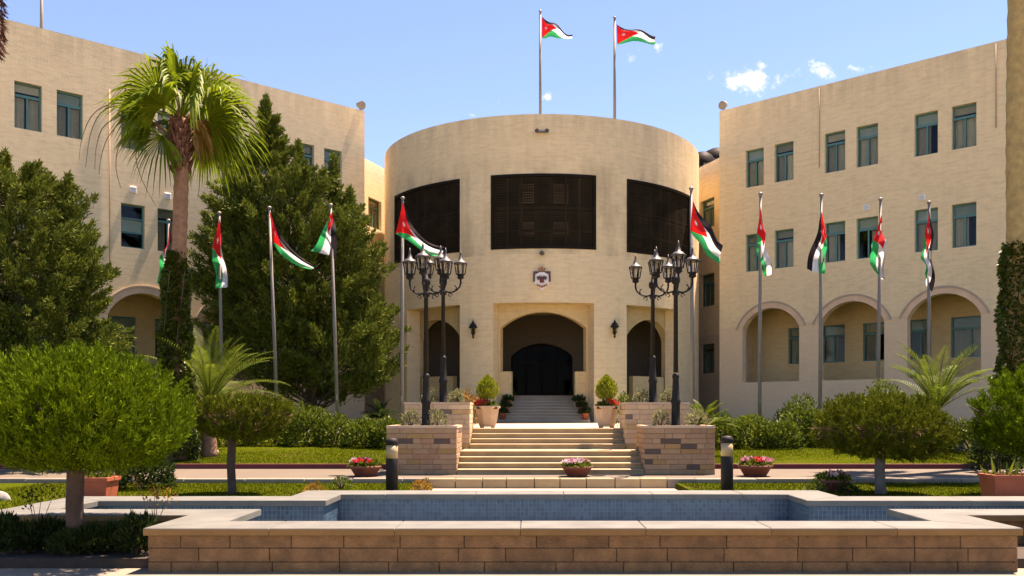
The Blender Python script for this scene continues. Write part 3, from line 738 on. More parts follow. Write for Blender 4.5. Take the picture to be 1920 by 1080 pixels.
BR = ('a', .115)
def brick_planter(label, x0, x1, y0, y1, z0, z1, faces, pal, seed):
    rr = random.Random(seed)
    t = thing('brick_planter', label, 'planter', ((x0+x1)/2, y0, z0), 'brick planters beside the steps')
    c = .018
    MB().box(x0+c, x1-c, y0+c, y1-c, z0-.15, z1-.16).build('core', 'brick2' if pal == 'brick' else 'brickb2', t)
    w = .1; cz0, cz1 = z1-.05, z1
    cop = MB(); cop.box(x0-.01, x1+.01, y0-.01, y0+w, cz0, cz1); cop.box(x0-.01, x1+.01, y1-w, y1+.01, cz0, cz1)
    cop.box(x0-.01, x0+w, y0+w, y1-w, cz0, cz1); cop.box(x1-w, x1+.01, y0+w, y1-w, cz0, cz1); cop.build('coping', 'potstone', t)
    rim = MB(); rim.box(x0+c, x1-c, y0+c, y0+.08, z1-.16, cz0); rim.box(x0+c, x1-c, y1-.08, y1-c, z1-.16, cz0); rim.box(x0+c, x0+.08, y0+.08, y1-.08, z1-.16, cz0); rim.box(x1-.08, x1-c, y0+.08, y1-.08, z1-.16, cz0); rim.build('rim', 'mortar', t)
    MB().box(x0+.085, x1-.085, y0+.085, y1-.085, z1-.16, z1-.07).build('soil', 'soil', t)
    ncrs = max(1, round((cz0-z0)/.105)); h = (cz0-z0)/ncrs
    for fc in faces:
        L = (x1-x0) if fc == 'f' else (y1-y0)-.02
        for k in range(ncrs):
            u = 0
            while u < L-.01:
                bw_ = rr.choice((.16, .26, .32, .40, .52))
                if L-u-bw_ < .1: bw_ = L-u
                pr = rr.uniform(0, .008); r = rr.random()
                mi = 4 if r < .075 else 3 if r < .19 else 5 if r < .30 else rr.randrange(3)
                za, zb_ = z0+k*h+.002, z0+(k+1)*h-.002
                if fc == 'f': mb = MB().bbox(x0+u+.002, x0+u+bw_-.002, y0-pr, y0+.03, za, zb_, .006)
                elif fc == 'r': mb = MB().bbox(x1-.03, x1+pr, y0+.02+u+.004, y0+.02+u+bw_-.004, za, zb_, .008)
                else: mb = MB().bbox(x0-pr, x0+.03, y0+.02+u+.004, y0+.02+u+bw_-.004, za, zb_, .008)
                mb.build('brick', '%s%d' % (pal, mi), t); u += bw_
    return t
brick_planter('rose brick planter left of the lower steps, black lamp post growing out', -2.86, -1.47, 18.0, 19.35, .38, 1.355, 'fr', 'brick', 3)
brick_planter('rose brick planter right of the lower steps, flecked with slate bricks', 2.26, 3.66, 18.0, 19.35, .38, 1.355, 'fl', 'brick', 5)
brick_planter('honey brick planter left of the upper steps, behind the rose planter', -2.78, -1.345, 19.96, 21.25, .5, 1.845, 'fr', 'brickb', 8)
brick_planter('honey brick planter right of the upper steps, behind the rose planter', 2.085, 3.5, 19.96, 21.25, .5, 1.845, 'fl', 'brickb', 13)

# ------------------------------------------------------------------ pool
def offset_poly(pl, w):
    n = len(pl); out = []
    for i in range(n):
        a, b, c = Vector(pl[i-1]), Vector(pl[i]), Vector(pl[(i+1) % n])
        d1 = (b-a).normalized(); d2 = (c-b).normalized()
        n1 = Vector((-d1.y, d1.x)); n2 = Vector((-d2.y, d2.x))
        out.append(tuple(b+(n1+n2)*w))
    return out
def build_pool():
    t = thing('fountain_pool', 'cross shaped stone fountain pool lined with blue mosaic tiles', 'fountain', (PVX, 9.1, 0))
    wv = offset_poly(POOL, .02); inn = offset_poly(POOL, .56); co = offset_poly(POOL, -.035); ci = offset_poly(POOL, .60)
    n = len(POOL)
    core = MB()
    for i in range(n):
        j = (i+1) % n
        k = len(core.v)
        for z in (-.05, .375):
            for q in (wv[i], wv[j], inn[j], inn[i]): core.v.append((q[0], q[1], z))
        for q in ((3,2,1,0),(4,5,6,7),(0,1,5,4),(2,3,7,6)): core.f.append(tuple(k+a for a in q)); core.sm.append(False)
    core.build('wall_core', 'mortar', t)
    fl = MB(); fl.v = [(x, y, .02) for x, y in inn]; fl.f = [tuple(range(n))]; fl.sm = [False]; fl.build('pool_floor', 'grout', t)
    tiles = []; rr = random.Random(4)
    for i in range(n):
        j = (i+1) % n
        a, b = Vector(POOL[i]), Vector(POOL[j]); d = (b-a); L = d.length; d.normalize(); nv = Vector((-d.y, d.x))
        # outer stone blocks, three courses, mitred by stopping short at corners
        vis = True
        for (z0, z1) in ((0, .108), (.108, .248), (.248, .378)):
            u = 0; first = True
            while u < L-.02:
                w = rr.uniform(.42, .74)
                if first: w *= rr.uniform(.4, 1); first = False
                if L-u-w < .25: w = L-u
                pr = rr.uniform(-.002, .006)
                mb = MB().bbox(u+.0035, u+w-.0035, -pr, .05, z0+.003, z1-.003, .005)
                mtx = Matrix(((d.x, nv.x, 0, a.x), (d.y, nv.y, 0, a.y), (0, 0, 1, 0), (0, 0, 0, 1)))
                add('stone_block', mb.mesh('stone_block'), 'block', t, mtx); u += w
        # coping slabs with mitred ends
        oa, ob, ia, ib = Vector(co[i]), Vector(co[j]), Vector(ci[i]), Vector(ci[j])
        ns = max(1, round(L/1.25))
        for k in range(ns):
            f0, f1 = k/ns, (k+1)/ns; g = .0025/L
            def pt(o0, o1, f): return o0+(o1-o0)*f
            # square joints inside, mitre only at the ends
            def inner(f):
                if f <= 0: return ia
                if f >= 1: return ib
                p = pt(oa, ob, f); s = (p-ia).dot(d); return ia+d*s
            q = [pt(oa, ob, f0+(g if k else 0)), pt(oa, ob, f1-(g if k < ns-1 else 0)), inner(f1-(g if k < ns-1 else 0)), inner(f0+(g if k else 0))]
            m = MB(); dz = rr.uniform(-.0015, .0015); bz = .008
            cc = sum(q, Vector((0, 0)))/4
            for z, ins in ((.378, 0), (.442+dz, 0), (.45+dz, bz)):
                for p in q:
                    e = p+(cc-p).normalized()*ins; m.v.append((e.x, e.y, z))
            for lv in range(2):
                for s_ in range(4): m.f.append((lv*4+s_, lv*4+(s_+1) % 4, lv*4+4+(s_+1) % 4, lv*4+4+s_)); m.sm.append(False)
            m.f += [(3, 2, 1, 0), (8, 9, 10, 11)]; m.sm += [False, False]
            o = m.build('coping_slab', 'coping', t); o.data.materials.append(M['copedge'])
            mi = [0]*len(o.data.polygons)
            for pi, pg in enumerate(o.data.polygons):
                cpt = pg.center; 
                if abs(pg.normal.z) < .3 and (Vector((cpt.x, cpt.y))-oa).dot(nv) < .02: mi[pi] = 1
            o.data.polygons.foreach_set('material_index', mi)
        # mosaic tiles on the inner face
        a, b = Vector(inn[i]), Vector(inn[j]); L = (b-a).length; d = (b-a).normalized(); nv = Vector((-d.y, d.x))
        nt_ = int(L/.056); nz = 6; s = L/nt_; h = .355/nz
        for p in range(nt_):
            for q in range(nz):
                off = nv*(.004+rr.uniform(0, .0015))
                u0, u1 = p*s+.0045, (p+1)*s-.0045; z0, z1 = .02+q*h+.003, .02+(q+1)*h-.003
                for uu, zz in ((u0, z0), (u1, z0), (u1, z1), (u0, z1)):
                    w = a+d*uu+off; tiles.append((w.x, w.y, zz))
    add('mosaic_tiles', quad_mesh('mosaic_tiles', np.array(tiles)), 'tile', t, kind='stuff')
    gr = MB()
    for i in range(n):
        j = (i+1) % n; k = len(gr.v); a, b = Vector(inn[i]), Vector(inn[j]); d = (b-a).normalized(); nv = Vector((-d.y, d.x))*.002
        gr.v += [(a.x+nv.x, a.y+nv.y, .0), (b.x+nv.x, b.y+nv.y, .0), (b.x+nv.x, b.y+nv.y, .375), (a.x+nv.x, a.y+nv.y, .375)]
        gr.f.append((k, k+1, k+2, k+3)); gr.sm.append(False)
    gr.build('grout_face', 'grout', t)
build_pool()

# ------------------------------------------------------------------ repeats
def copy_tree(o, delta, parent=None):
    """copy a thing with its parts and sub-parts, moved by delta"""
    c = o.copy(); COL.objects.link(c)
    if parent is None:
        c.location = o.location+Vector(delta)
    else: c.parent = parent
    for ch in [k for k in o.children]: copy_tree(ch, delta, c)
    return c

# ------------------------------------------------------------------ lamp posts
def lamp_post(base, label, top_z):
    x, y, z = base; H = top_z-z-.12; q_ = 1.14
    t = thing('lamp_post', label, 'street lamp', base, 'black three lantern lamp posts beside the steps')
    k = H/3.55
    MB().lathe([(.12,0),(.12,.06),(.09,.10),(.085,.5),(.10,.53),(.10,.58),(.078,.63),(.062,1.02),(.072,1.05),(.072,1.09),(.05,1.13)], base, 12).build('base', 'black', t)
    MB().lathe([(.05,1.15),(.044,H-.95),(.075,H-.93),(.075,H-.86),(.05,H-.84),(.05,H-.72),(.09,H-.68),(.09,H-.58),(.045,H-.55),(.03,H-.42),(.005,H-.36)], base, 10).build('post', 'black', t)
    for a in (-92, 28, 148):
        ca, sa = math.cos(math.radians(a)), math.sin(math.radians(a)); rr = .43
        arm = MB(); pts = []
        for r, h in ((.05,-.86),(.14,-.875),(.24,-.86),(.33,-.81),(.40,-.74),(rr,-.66),(rr,-.55)): pts.append((x+ca*r, y+sa*r, z+H+h))
        arm.tube(pts, [.022,.02,.02,.02,.02,.022,.022], 6)
        sc = []
        for i in range(9):                              # scroll under the arm
            w = i/8*1.6*math.pi; q = .055*(1-i/14)
            sc.append((x+ca*(.17+q*math.cos(w)), y+sa*(.17+q*math.cos(w)), z+H-.94+q*math.sin(w)))
        arm.tube(sc, .010, 5)
        sc = [(x+ca*(.30+.03*math.sin(i)), y+sa*(.30+.03*math.sin(i)), z+H-.80+.025*i) for i in range(5)]
        arm.tube(sc, .012, 5)
        ao = arm.build('arm', 'black', t)
        c = (x+ca*rr, y+sa*rr, z+H-.56)
        cage = MB(); cage.lathe([(r_*q_, h_*q_) for r_, h_ in ((.03,0),(.075,.03),(.06,.07),(.085,.09),(.09,.105))], c, 8)
        for q in range(6):
            w = 2*math.pi*q/6
            cage.tube([(c[0]+.085*q_*math.cos(w), c[1]+.085*q_*math.sin(w), c[2]+.10*q_), (c[0]+.118*q_*math.cos(w), c[1]+.118*q_*math.sin(w), c[2]+.30*q_)], .012, 4)
        cage.build('lantern_cage', 'black', ao)
        MB().lathe([(.078*q_,.105*q_),(.11*q_,.30*q_)], c, 6).build('lantern_glass', 'lampglass', ao)
        MB().lathe([(r_*q_, h_*q_) for r_, h_ in ((.135,.299),(.14,.325),(.105,.345),(.085,.37),(.05,.385),(.042,.43),(.028,.45),(.018,.49),(.022,.51),(.004,.58))], c, 12).build('lantern_cap', 'lampcap', ao)
    return t
lamp_post((PX(799,18.55), 18.55, 1.285), 'black lamp post in the rose planter left of the steps', PZ(455,18.3))
lamp_post((PX(1267,18.55), 18.55, 1.285), 'black lamp post in the rose planter right of the steps', PZ(452,18.3))
lamp_post((PX(831,20.55), 20.55, 1.775), 'black lamp post in the honey planter left of the steps', PZ(463,20.4))
lamp_post((PX(1224,20.55), 20.55, 1.775), 'black lamp post in the honey planter right of the steps', PZ(470,20.4))

# ------------------------------------------------------------------ flagpoles and flags
def cr(pts, u):
    """Catmull-Rom through evenly spaced points"""
    n = len(pts)-1; s = min(max(u, 0), 1)*n; i = min(int(s), n-1); f = s-i
    g = lambda k: np.array(pts[min(max(k, 0), n)], float)
    p0, p1, p2, p3 = g(i-1), g(i), g(i+1), g(i+2)
    return .5*((2*p1)+(-p0+p2)*f+(2*p0-5*p1+4*p2-p3)*f*f+(-p0+3*p1-3*p2+p3)*f**3)
def flag(label, top, bot, d, amp, fold, ph, group, fb=-1):
    def S(u, v, off=0):
        a = cr(top, u); b = cr(bot, u); k = min(1, u*3); lat = v
        if v < 1/3: lat = 1/3+(1/3-v)*(fb*k-(1-k)); off = off+.05*k*(1+fb)*(1/3-v)*3
        q = a+(b-a)*lat
        y = d+amp*math.sin(fold*math.pi*u+ph+v*1.3)*min(1, u*3)+amp*.6*math.sin(7*v+4*u+ph)*u
        p = P(q[0], q[1], d); p.y = y+off; return p
    o0 = S(0, 0); t = thing('flag', label, 'flag', tuple(o0), group)
    ue = lambda v: .5*(1-abs(2*v-1))
    def patch(name, mat, v0, v1, lo, hi, nu, nv):
        mb = MB()
        for j in range(nv+1):
            v = v0+(v1-v0)*j/nv; a, b = lo(v), hi(v)
            for i in range(nu+1): mb.v.append(tuple(S(a+(b-a)*i/nu, v)))
        for j in range(nv):
            for i in range(nu):
                k = j*(nu+1)+i; mb.f.append((k, k+1, k+nu+2, k+nu+1)); mb.sm.append(True)
        return add(name, mb.mesh(name, False), mat, t)
    patch('black_stripe', 'fblack', 0, 1/3, ue, lambda v: 1, 26, 6)
    patch('white_stripe', 'fwhite', 1/3, 2/3, ue, lambda v: 1, 26, 8)
    patch('green_stripe', 'fgreen', 2/3, 1, ue, lambda v: 1, 26, 6)
    patch('red_triangle', 'red', 0, 1, lambda v: 0, ue, 10, 20)
    st = MB()
    for off in (-.012, .012):
        k = len(st.v)
        for i in range(14):
            w = 2*math.pi*i/14; r = (.10, .045)[i % 2]
            st.v.append(tuple(S(.17+r*.5*math.cos(w), .5+r*math.sin(w), off)))
        st.f.append(tuple(range(k, k+14))); st.sm.append(False)
    add('star', st.mesh('star', False), 'fwhite', t)
    return t
def flagpole(label, px0, py0, d, zbase, r, group, px1=None, cat='flagpole'):
    a = P(px0, py0, d); xb = a.x if px1 is None else PX(px1, d)
    t = thing('flagpole', label, cat, (xb, d, zbase), group)
    MB().tube([(xb, d, zbase), ((xb+a.x)/2, d, (zbase+a.z)/2), (a.x, d, a.z-.06)], [r, r*.9, r*.62], 10).build('pole', 'steel', t)
    MB().lathe([(r*.6,-.07),(r*1.0,-.05),(r*1.15,-.02),(r*.9,.01),(.004,.03)], tuple(a), 10).build('finial', 'steeld', t)
    MB().lathe([(r*2.4,0),(r*2.4,.03),(r*1.5,.05),(r*1.4,.22),(r*1.02,.25)], (xb, d, zbase), 10).build('base', 'steeld', t)
    zz = zbase+1.15; fx = xb+(a.x-xb)*(zz-zbase)/max(.1, a.z-zbase)
    MB().box(fx-.02, fx+.02, d-r-.05, d-r*.6, zz-.09, zz+.09).build('cleat', 'steel', t)
    return t
GF, GP = 'national flags in front of the building', 'steel flagpoles in front of the building'
FL = [ # name words, pole top px, py, base px, top edge, bottom edge, amp, fold, phase
 ('hanging half hidden behind the fan palm trunk', 316, 412, 318, [(317,420),(321,455),(322,500),(320,546)], [(315,470),(303,480),(297,500),(299,532)], .12, 3, 0),
 ('hanging limp just right of the fan palm', 411, 398, 417, [(412,408),(425,450),(433,490),(440,536)], [(398,466),(400,490),(404,520),(408,543)], .12, 3, .8),
 ('streaming down to the right in front of the tall cypress', 505, 388, 521, [(505,394),(523,432),(552,472),(590,500)], [(512,456),(530,480),(556,497),(587,508)], .15, 3, .4),
 ('folded with white and black showing before the cypress', 620, 383, 634, [(622,398),(630,425),(633,450),(630,480)], [(619,404),(608,430),(596,452),(582,470)], .12, 2, 1.4),
 ('billowing right beside the left end of the rotunda', 755, 370, 753, [(756,377),(772,420),(798,450),(834,464)], [(742,438),(765,452),(796,472),(826,486)], .16, 3, .2),
 ('billowing right beside the right end of the rotunda', 1296, 352, 1300, [(1299,376),(1320,412),(1340,436),(1353,462)], [(1294,433),(1311,458),(1330,480),(1346,498)], .16, 3, .5),
 ('hanging limp and mostly green nearest the right wing corner', 1426, 362, 1424, [(1427,386),(1441,430),(1448,470),(1456,512)], [(1419,438),(1419,460),(1424,490),(1432,517)], .12, 4, .3),
 ('hanging with a broad black edge on its left side', 1540, 364, 1537, [(1541,396),(1533,430),(1520,470),(1510,506)], [(1550,446),(1549,465),(1547,490),(1543,516)], .12, 3, .9),
 ('hanging limp with red top and green skirt before open window', 1651, 372, 1645, [(1653,402),(1670,436),(1672,480),(1664,526)], [(1639,448),(1631,468),(1634,492),(1644,522)], .13, 3, .1),
 ('narrow and furled, rightmost of the row', 1742, 378, 1741, [(1744,392),(1748,440),(1750,495),(1747,548)], [(1734,440),(1730,470),(1731,495),(1736,516)], .12, 4, .6),
]
for (wd, px, py, pb, top, bot, amp, fold, ph) in FL:
    d = 6.2*F/(CY-py)
    zb_ = lawn_z(d)-.02 if abs(PX(px, d)-.4) > 4.3 else 1.254
    zb_ = lawn_z(d)-.05
    flagpole({'hanging half hidden behind the fan palm trunk': 'steel flagpole behind the ivy clad palm trunk',
              'hanging limp just right of the fan palm': 'steel flagpole between the fan palm and tall cypress',
              'streaming down to the right in front of the tall cypress': 'steel flagpole in front of the left half of the cypress',
              'folded with white and black showing before the cypress': 'steel flagpole in front of the right half of the cypress',
              'billowing right beside the left end of the rotunda': 'steel flagpole beside the left edge of the rotunda',
              'billowing right beside the right end of the rotunda': 'steel flagpole beside the right edge of the rotunda',
              'hanging limp and mostly green nearest the right wing corner': 'steel flagpole before the first arch of the right wing',
              'hanging with a broad black edge on its left side': 'steel flagpole before the pier between first and second arch',
              'hanging limp with red top and green skirt before open window': 'steel flagpole behind the right umbrella shaped tree',
              'narrow and furled, rightmost of the row': 'steel flagpole behind the right feather palm, rightmost of the row'}[wd],
             px, py, d, zb_, .058, GP, pb)
    flag('tricolour flag with red triangle '+wd, top, bot, d-.09, amp, fold, ph, GF, .1 if 'limp' in wd else -1)
flagpole('tall steel flagpole on the rotunda roof, left of two', 1013, 20, 36.5, 11.95, .06, 'flagpoles on the rotunda roof')
flagpole('tall steel flagpole on the rotunda roof, right of two', 1152.5, 32, 36.5, 11.95, .065, 'flagpoles on the rotunda roof')
flag('drooping black white green flag on the left rooftop pole', [(1016,31),(1036,38),(1056,54),(1074,65)], [(1016,71),(1031,72),(1049,69),(1070,81)], 36.45, .2, 3, .3, 'flags above the rotunda', -.6)
flag('flat flying black white green flag on the right rooftop pole', [(1156,45),(1184,51),(1208,57),(1230,63)], [(1157,83),(1184,81),(1212,79),(1227,86)], 36.45, .2, 2.4, 1, 'flags above the rotunda', -.5)
flagpole('thin mast on the roof of the left wing', 78, -60, 33.5, 13.6, .07, 'masts on the wing roof', cat='mast')

# ------------------------------------------------------------------ wall fittings
def emblem():
    c = P(1016, 522, 32.93); x, y, z = c
    t = thing('coat_of_arms', 'painted crest with crown above the entrance arch', 'emblem', (x, y, z-.45))
    S = lambda pts: [(x+a, z+b) for a, b in pts]
    MB().prism(S([(-.31,.25),(.31,.25),(.32,-.12),(.22,-.24),(0,-.44),(-.22,-.24),(-.32,-.12)]), y-.02, y+.08).build('shield_board', 'emwhite', t)
    MB().prism(S([(-.315,.255),(.315,.255),(.325,-.13),(.25,-.13),(.24,.16),(-.24,.16),(-.25,-.13),(-.325,-.13)]), y-.045, y-.021).build('mantle_border', 'embrown', t)
    MB().prism(S([(-.22,.14),(-.08,.22),(.08,.22),(.22,.14),(.13,.06),(.07,.11),(-.07,.11),(-.13,.06)]), y-.07, y-.046).build('mantle_fold', 'emwhite', t)
    e = MB(); e.prism(S([(-.19,.03),(-.12,.10),(0,.05),(.12,.10),(.19,.03),(.15,-.07),(.06,-.02),(0,-.10),(-.06,-.02),(-.15,-.07)]), y-.068, y-.022); e.build('eagle', 'embrown', t)
    MB().lathe([(.075,-.15),(.08,-.14),(.075,.0),(.02,.02)], (x, y-.07, z-.01), 14).build('red_roundel', 'maroon', t)
    MB().prism(S([(-.2,-.2),(0,-.27),(.2,-.2),(.18,-.27),(0,-.35),(-.18,-.27)]), y-.05, y-.021).build('ribbon', 'gold', t)
    MB().prism(S([(-.10,.255),(.10,.255),(.13,.38),(.06,.34),(0,.44),(-.06,.34),(-.13,.38)]), y-.05, y+.06).build('crown', 'gold', t)
emblem()
def wall_fixture(name, label, cat, px, py, d, group, kind):
    c = P(px, py, d); t = thing(name, label, cat, tuple(c), group)
    return t, c
def wall_lantern(px, py, d, label):
    t, (x, y, z) = wall_fixture('wall_lantern', label, 'wall lamp', px, py, d, 'black wall lanterns on the entrance piers', 0)
    m = MB(); m.box(x-.05, x+.05, y+.1, y+.2, z-.12, z+.1); m.tube([(x, y+.12, z-.05), (x, y+.02, z-.16), (x, y-.02, z-.10)], .02, 6); m.build('bracket', 'black', t)
    MB().lathe([(.03,-.13),(.09,-.09),(.10,-.07)], (x, y-.02, z), 8).build('lantern_base', 'black', t)
    MB().lathe([(.08,-.068),(.12,.10)], (x, y-.02, z), 6).build('lantern_glass', 'lampglass', t)
    MB().lathe([(.16,.10),(.15,.15),(.10,.24),(.05,.29),(.03,.34),(.005,.40)], (x, y-.02, z), 10).build('lantern_cap', 'black', t)
    MB().lathe([(.01,-.30),(.05,-.24),(.025,-.20),(.06,-.131)], (x, y-.02, z), 8).build('drop', 'black', t)
def drum_depth(px):
    th = th_of(px); return DD-DR*math.cos(th)
wall_lantern(887, 620, drum_depth(887)-.2, 'black wall lantern on the pier left of the entrance')
wall_lantern(1152.5, 619, drum_depth(1152)-.2, 'black wall lantern on the pier right of the entrance')
def spot(px, py, d, label, n=1, size=.1, toward=(0, -1, -.3)):
    c = P(px, py, d); t = thing('spotlight', label, 'floodlight', tuple(c))
    for k in range(n):
        o = Vector((c.x+(k-(n-1)/2)*.36, c.y, c.z)); v = Vector(toward).normalized()
        MB().tube([o-v*size*1.2, o-v*size*.6, o+v*size*.6, o+v*size], [size*.5, size*.85, size, size*1.1], 10).build('housing', 'steeld', t)
        MB().tube([o+v*size*1.01, o+v*size*1.08], [size*.92, size*.92], 10).build('lens', 'lampcap', t)
    m = MB(); m.box(c.x-.2*n*.5, c.x+.2*n*.5, c.y+size*.8, c.y+size*.8+.22, c.z-.03, c.z+.03); m.build('bracket', 'steeld', t)
    return t
spot(1016, 245, drum_depth(1016)-.16, 'pair of small spotlights high on the rotunda', 2, .075)
spot(1016, 474, drum_depth(1016)-.16, 'small black spotlight between crest and lattice screen', 1, .085)
for px, py, side, lab in ((683, 207, -1, 'floodlight on the roof corner of the left wing'), (1354, 203, 1, 'floodlight on the roof corner of the right wing')):
    f = fL if side < 0 else fR; b = f(.12, .15, 14.1)
    t = thing('roof_floodlight', lab, 'floodlight', tuple(b), 'floodlights on the wing corners')
    MB().tube([tuple(b), (b.x, b.y, b.z+.12)], .03, 8).build('stem', 'steeld', t)
    v = Vector((-side*.55, -.75, -.35)).normalized(); o = b+Vector((0, 0, .26))
    MB().tube([o-v*.16, o-v*.10, o+v*.12, o+v*.16], [.08, .14, .17, .18], 12).build('housing', 'steeld', t)
    MB().tube([o+v*.161, o+v*.17], [.15, .15], 12).build('lens', 'lampglass', t)
def wing_box(side, px, py, label):
    f = fL if side < 0 else fR; u = s_of(px, side); q = f(u, 0, 0); z = PZ(py, q.y)
    m = MB(); m.bbox(u-.11, u+.11, -.05, .01, z-.11, z+.11, .012); m.v = [tuple(f(*v)) for v in m.v]
    t = thing('wall_vent', label, 'vent', tuple(f(u, 0, z)), 'small white vents on the wings')
    m.build('cover', 'white', t)
    for k in range(3):
        s = MB().box(u-.075, u+.075, -.058, -.05, z-.07+k*.055, z-.045+k*.055); s.v = [tuple(f(*v)) for v in s.v]; s.build('slot', 'grey', t)
wing_box(-1, 249, 356, 'small white wall vent above the left wing louvred window'); wing_box(-1, 314, 368, 'small white wall vent beside the fan palm trunk')
wing_box(1, 1625, 390, 'small white wall vent above the open window of the right wing'); wing_box(1, 1729, 371, 'small white wall vent above the window behind the furled flag')
for side, px, za, zb_, lab in ((1, 1537, 11.0, 14.0, 'thin downpipe high on the right wing'), (-1, 205, 6.3, 12.6, 'thin downpipe beside the fan palm on the left wing'), (1, 1868, 11.2, 14.0, 'thin downpipe beside the right edge palm trunk')):
    f = fL if side < 0 else fR; u = s_of(px, side)
    a, b = f(u, -.03, za), f(u, -.03, zb_); setp(MB().tube([tuple(a), tuple(b)], .018, 8).build('downpipe', 'hood'), lab, 'pipe')
# air conditioning units in the gallery
for k, uu in enumerate((7.0,)):
    a = fR(uu-.1, 1.75, 2.2); t = thing('air_conditioner', 'small white air conditioner unit standing in the right arcade', 'air conditioner', tuple(a))
    m = MB(); m.bbox(uu-.5, uu+.3, 1.6, 1.95, 2.65, 3.25, .02); m.v = [tuple(fR(*v)) for v in m.v]; m.build('case', 'white', t)
    m = MB()
    for q in range(4): m.box(uu-.45+.2*q, uu-.40+.2*q, 1.65, 1.7, 2.2, 2.65)
    m.v = [tuple(fR(*v)) for v in m.v]; m.build('stand', 'steeld', t)
    for q in (-.3, .1):
        m = MB()
        for i in range(14):
            w = 2*math.pi*i/14; m.v.append((uu+q+.16*math.cos(w), 1.592, 2.95+.16*math.sin(w)))
        m.f = [tuple(range(14))]; m.sm = [False]; m.v = [tuple(fR(*v)) for v in m.v]; m.build('fan_grille', 'steeld', t)

# ------------------------------------------------------------------ bollards, pots, bowls
def bollard(x, y, z, ztop, label):
    H = ztop-z; t = thing('bollard_light', label, 'bollard', (x, y, z), 'black bollard lights behind the pool'); r = .096
    MB().lathe([(r,0),(r,H-.325),(r*.97,H-.32)], (x, y, z), 20).build('post', 'black', t)
    MB().lathe([(r*.97,H-.319),(r*.97,H-.112)], (x, y, z), 20).build('diffuser', 'lampshade', t)
    MB().lathe([(r*1.03,H-.111),(r*1.03,H-.06),(r*.9,H-.02),(r*.55,H-.003),(.01,H)], (x, y, z), 20).build('cap', 'black', t)
    return t
bollard(PX(735,14.2), 14.2, .30, PZ(821,14.2), 'black bollard light before the left rose planter')
bollard(PX(1363,14.2), 14.2, .30, PZ(817,14.2), 'black bollard light before the right rose planter')

rng = np.random.default_rng(11)
def tuft(name, mat, c, rad, n, L, W, parent, up=.6, flat=1.0, kind=None, seed=0):
    g = np.random.default_rng(1000+seed+n)
    d = sph(n, g); d[:, 2] = np.abs(d[:, 2]); r = g.random((n, 1))**.45
    Pn = np.array(c)+d*r*np.array([rad, rad, rad*flat]); D = d+np.array([0, 0, up])+g.normal(size=(n, 3))*.4
    return add(name, quad_mesh(name, leafquads(Pn, D, g.uniform(.7, 1.3, n)*L, W, g)), mat, parent, kind=kind)

def stone_pot(px, d, label, side):
    x = PX(px, d); z = 1.254; t = thing('stone_pot', label, 'planter', (x, d, z), 'tapered stone pots at the top of the steps')
    MB().lathe([(.18,.03),(.205,.10),(.27,.46),(.30,.47),(.30,.52),(.26,.52),(.25,.49)], (x, d, z), 8, True).build('pot', 'potstone', t)
    m = MB()
    for a in (-1, 1):
        for b in (-1, 1): m.box(x+a*.13-.04, x+a*.13+.04, d+b*.13-.04, d+b*.13+.04, z, z+.035)
    m.build('foot', 'potstone', t)
    MB().box(x-.24, x+.24, d-.24, d+.24, z+.45, z+.495).build('soil', 'soil', t)
    tr = thing('potted_cypress', label.replace('cream stone pot', 'small golden cypress in the stone pot'), 'shrub', (x, d, z+.49), 'golden cypresses in stone pots')
    MB().tube([(x, d, z+.49), (x, d, z+.85)], [.02, .012], 6).build('trunk', 'bark', tr)
    g = np.random.default_rng(px); n = 2600
    h = g.random(n)**.8; w = .26*np.sin(np.pi*np.clip(h*.86+.16, 0, 1))**.8; a = g.random(n)*2*np.pi; rr = np.sqrt(g.random(n))*w
    Pn = np.stack([x+rr*np.cos(a), d+rr*np.sin(a), z+.66+h*.55], 1); D = np.stack([np.cos(a)*.5, np.sin(a)*.5, np.ones(n)], 1)+g.normal(size=(n, 3))*.3
    add('crown', quad_mesh('crown', leafquads(Pn, D, .075, .022, g)), 'pottop', tr)
    fl = thing('pot_flowers', label.replace('cream stone pot', 'red flowers at the rim of the pot'), 'flowers', (x, d-.05, z+.49), 'red flowers in stone pots')
    tuft('leaves', 'shrub', (x, d, z+.49), .25, 300, .08, .05, fl, seed=px, flat=.5)
    tuft('blooms', 'petalr', (x+side*.12, d-.08, z+.54), .16, 150, .06, .05, fl, seed=px+1, flat=.8)
stone_pot(914, 21.45, 'cream stone pot left of the steps by the honey planter', -1)
stone_pot(1137, 21.45, 'cream stone pot right of the steps by the honey planter', 1)

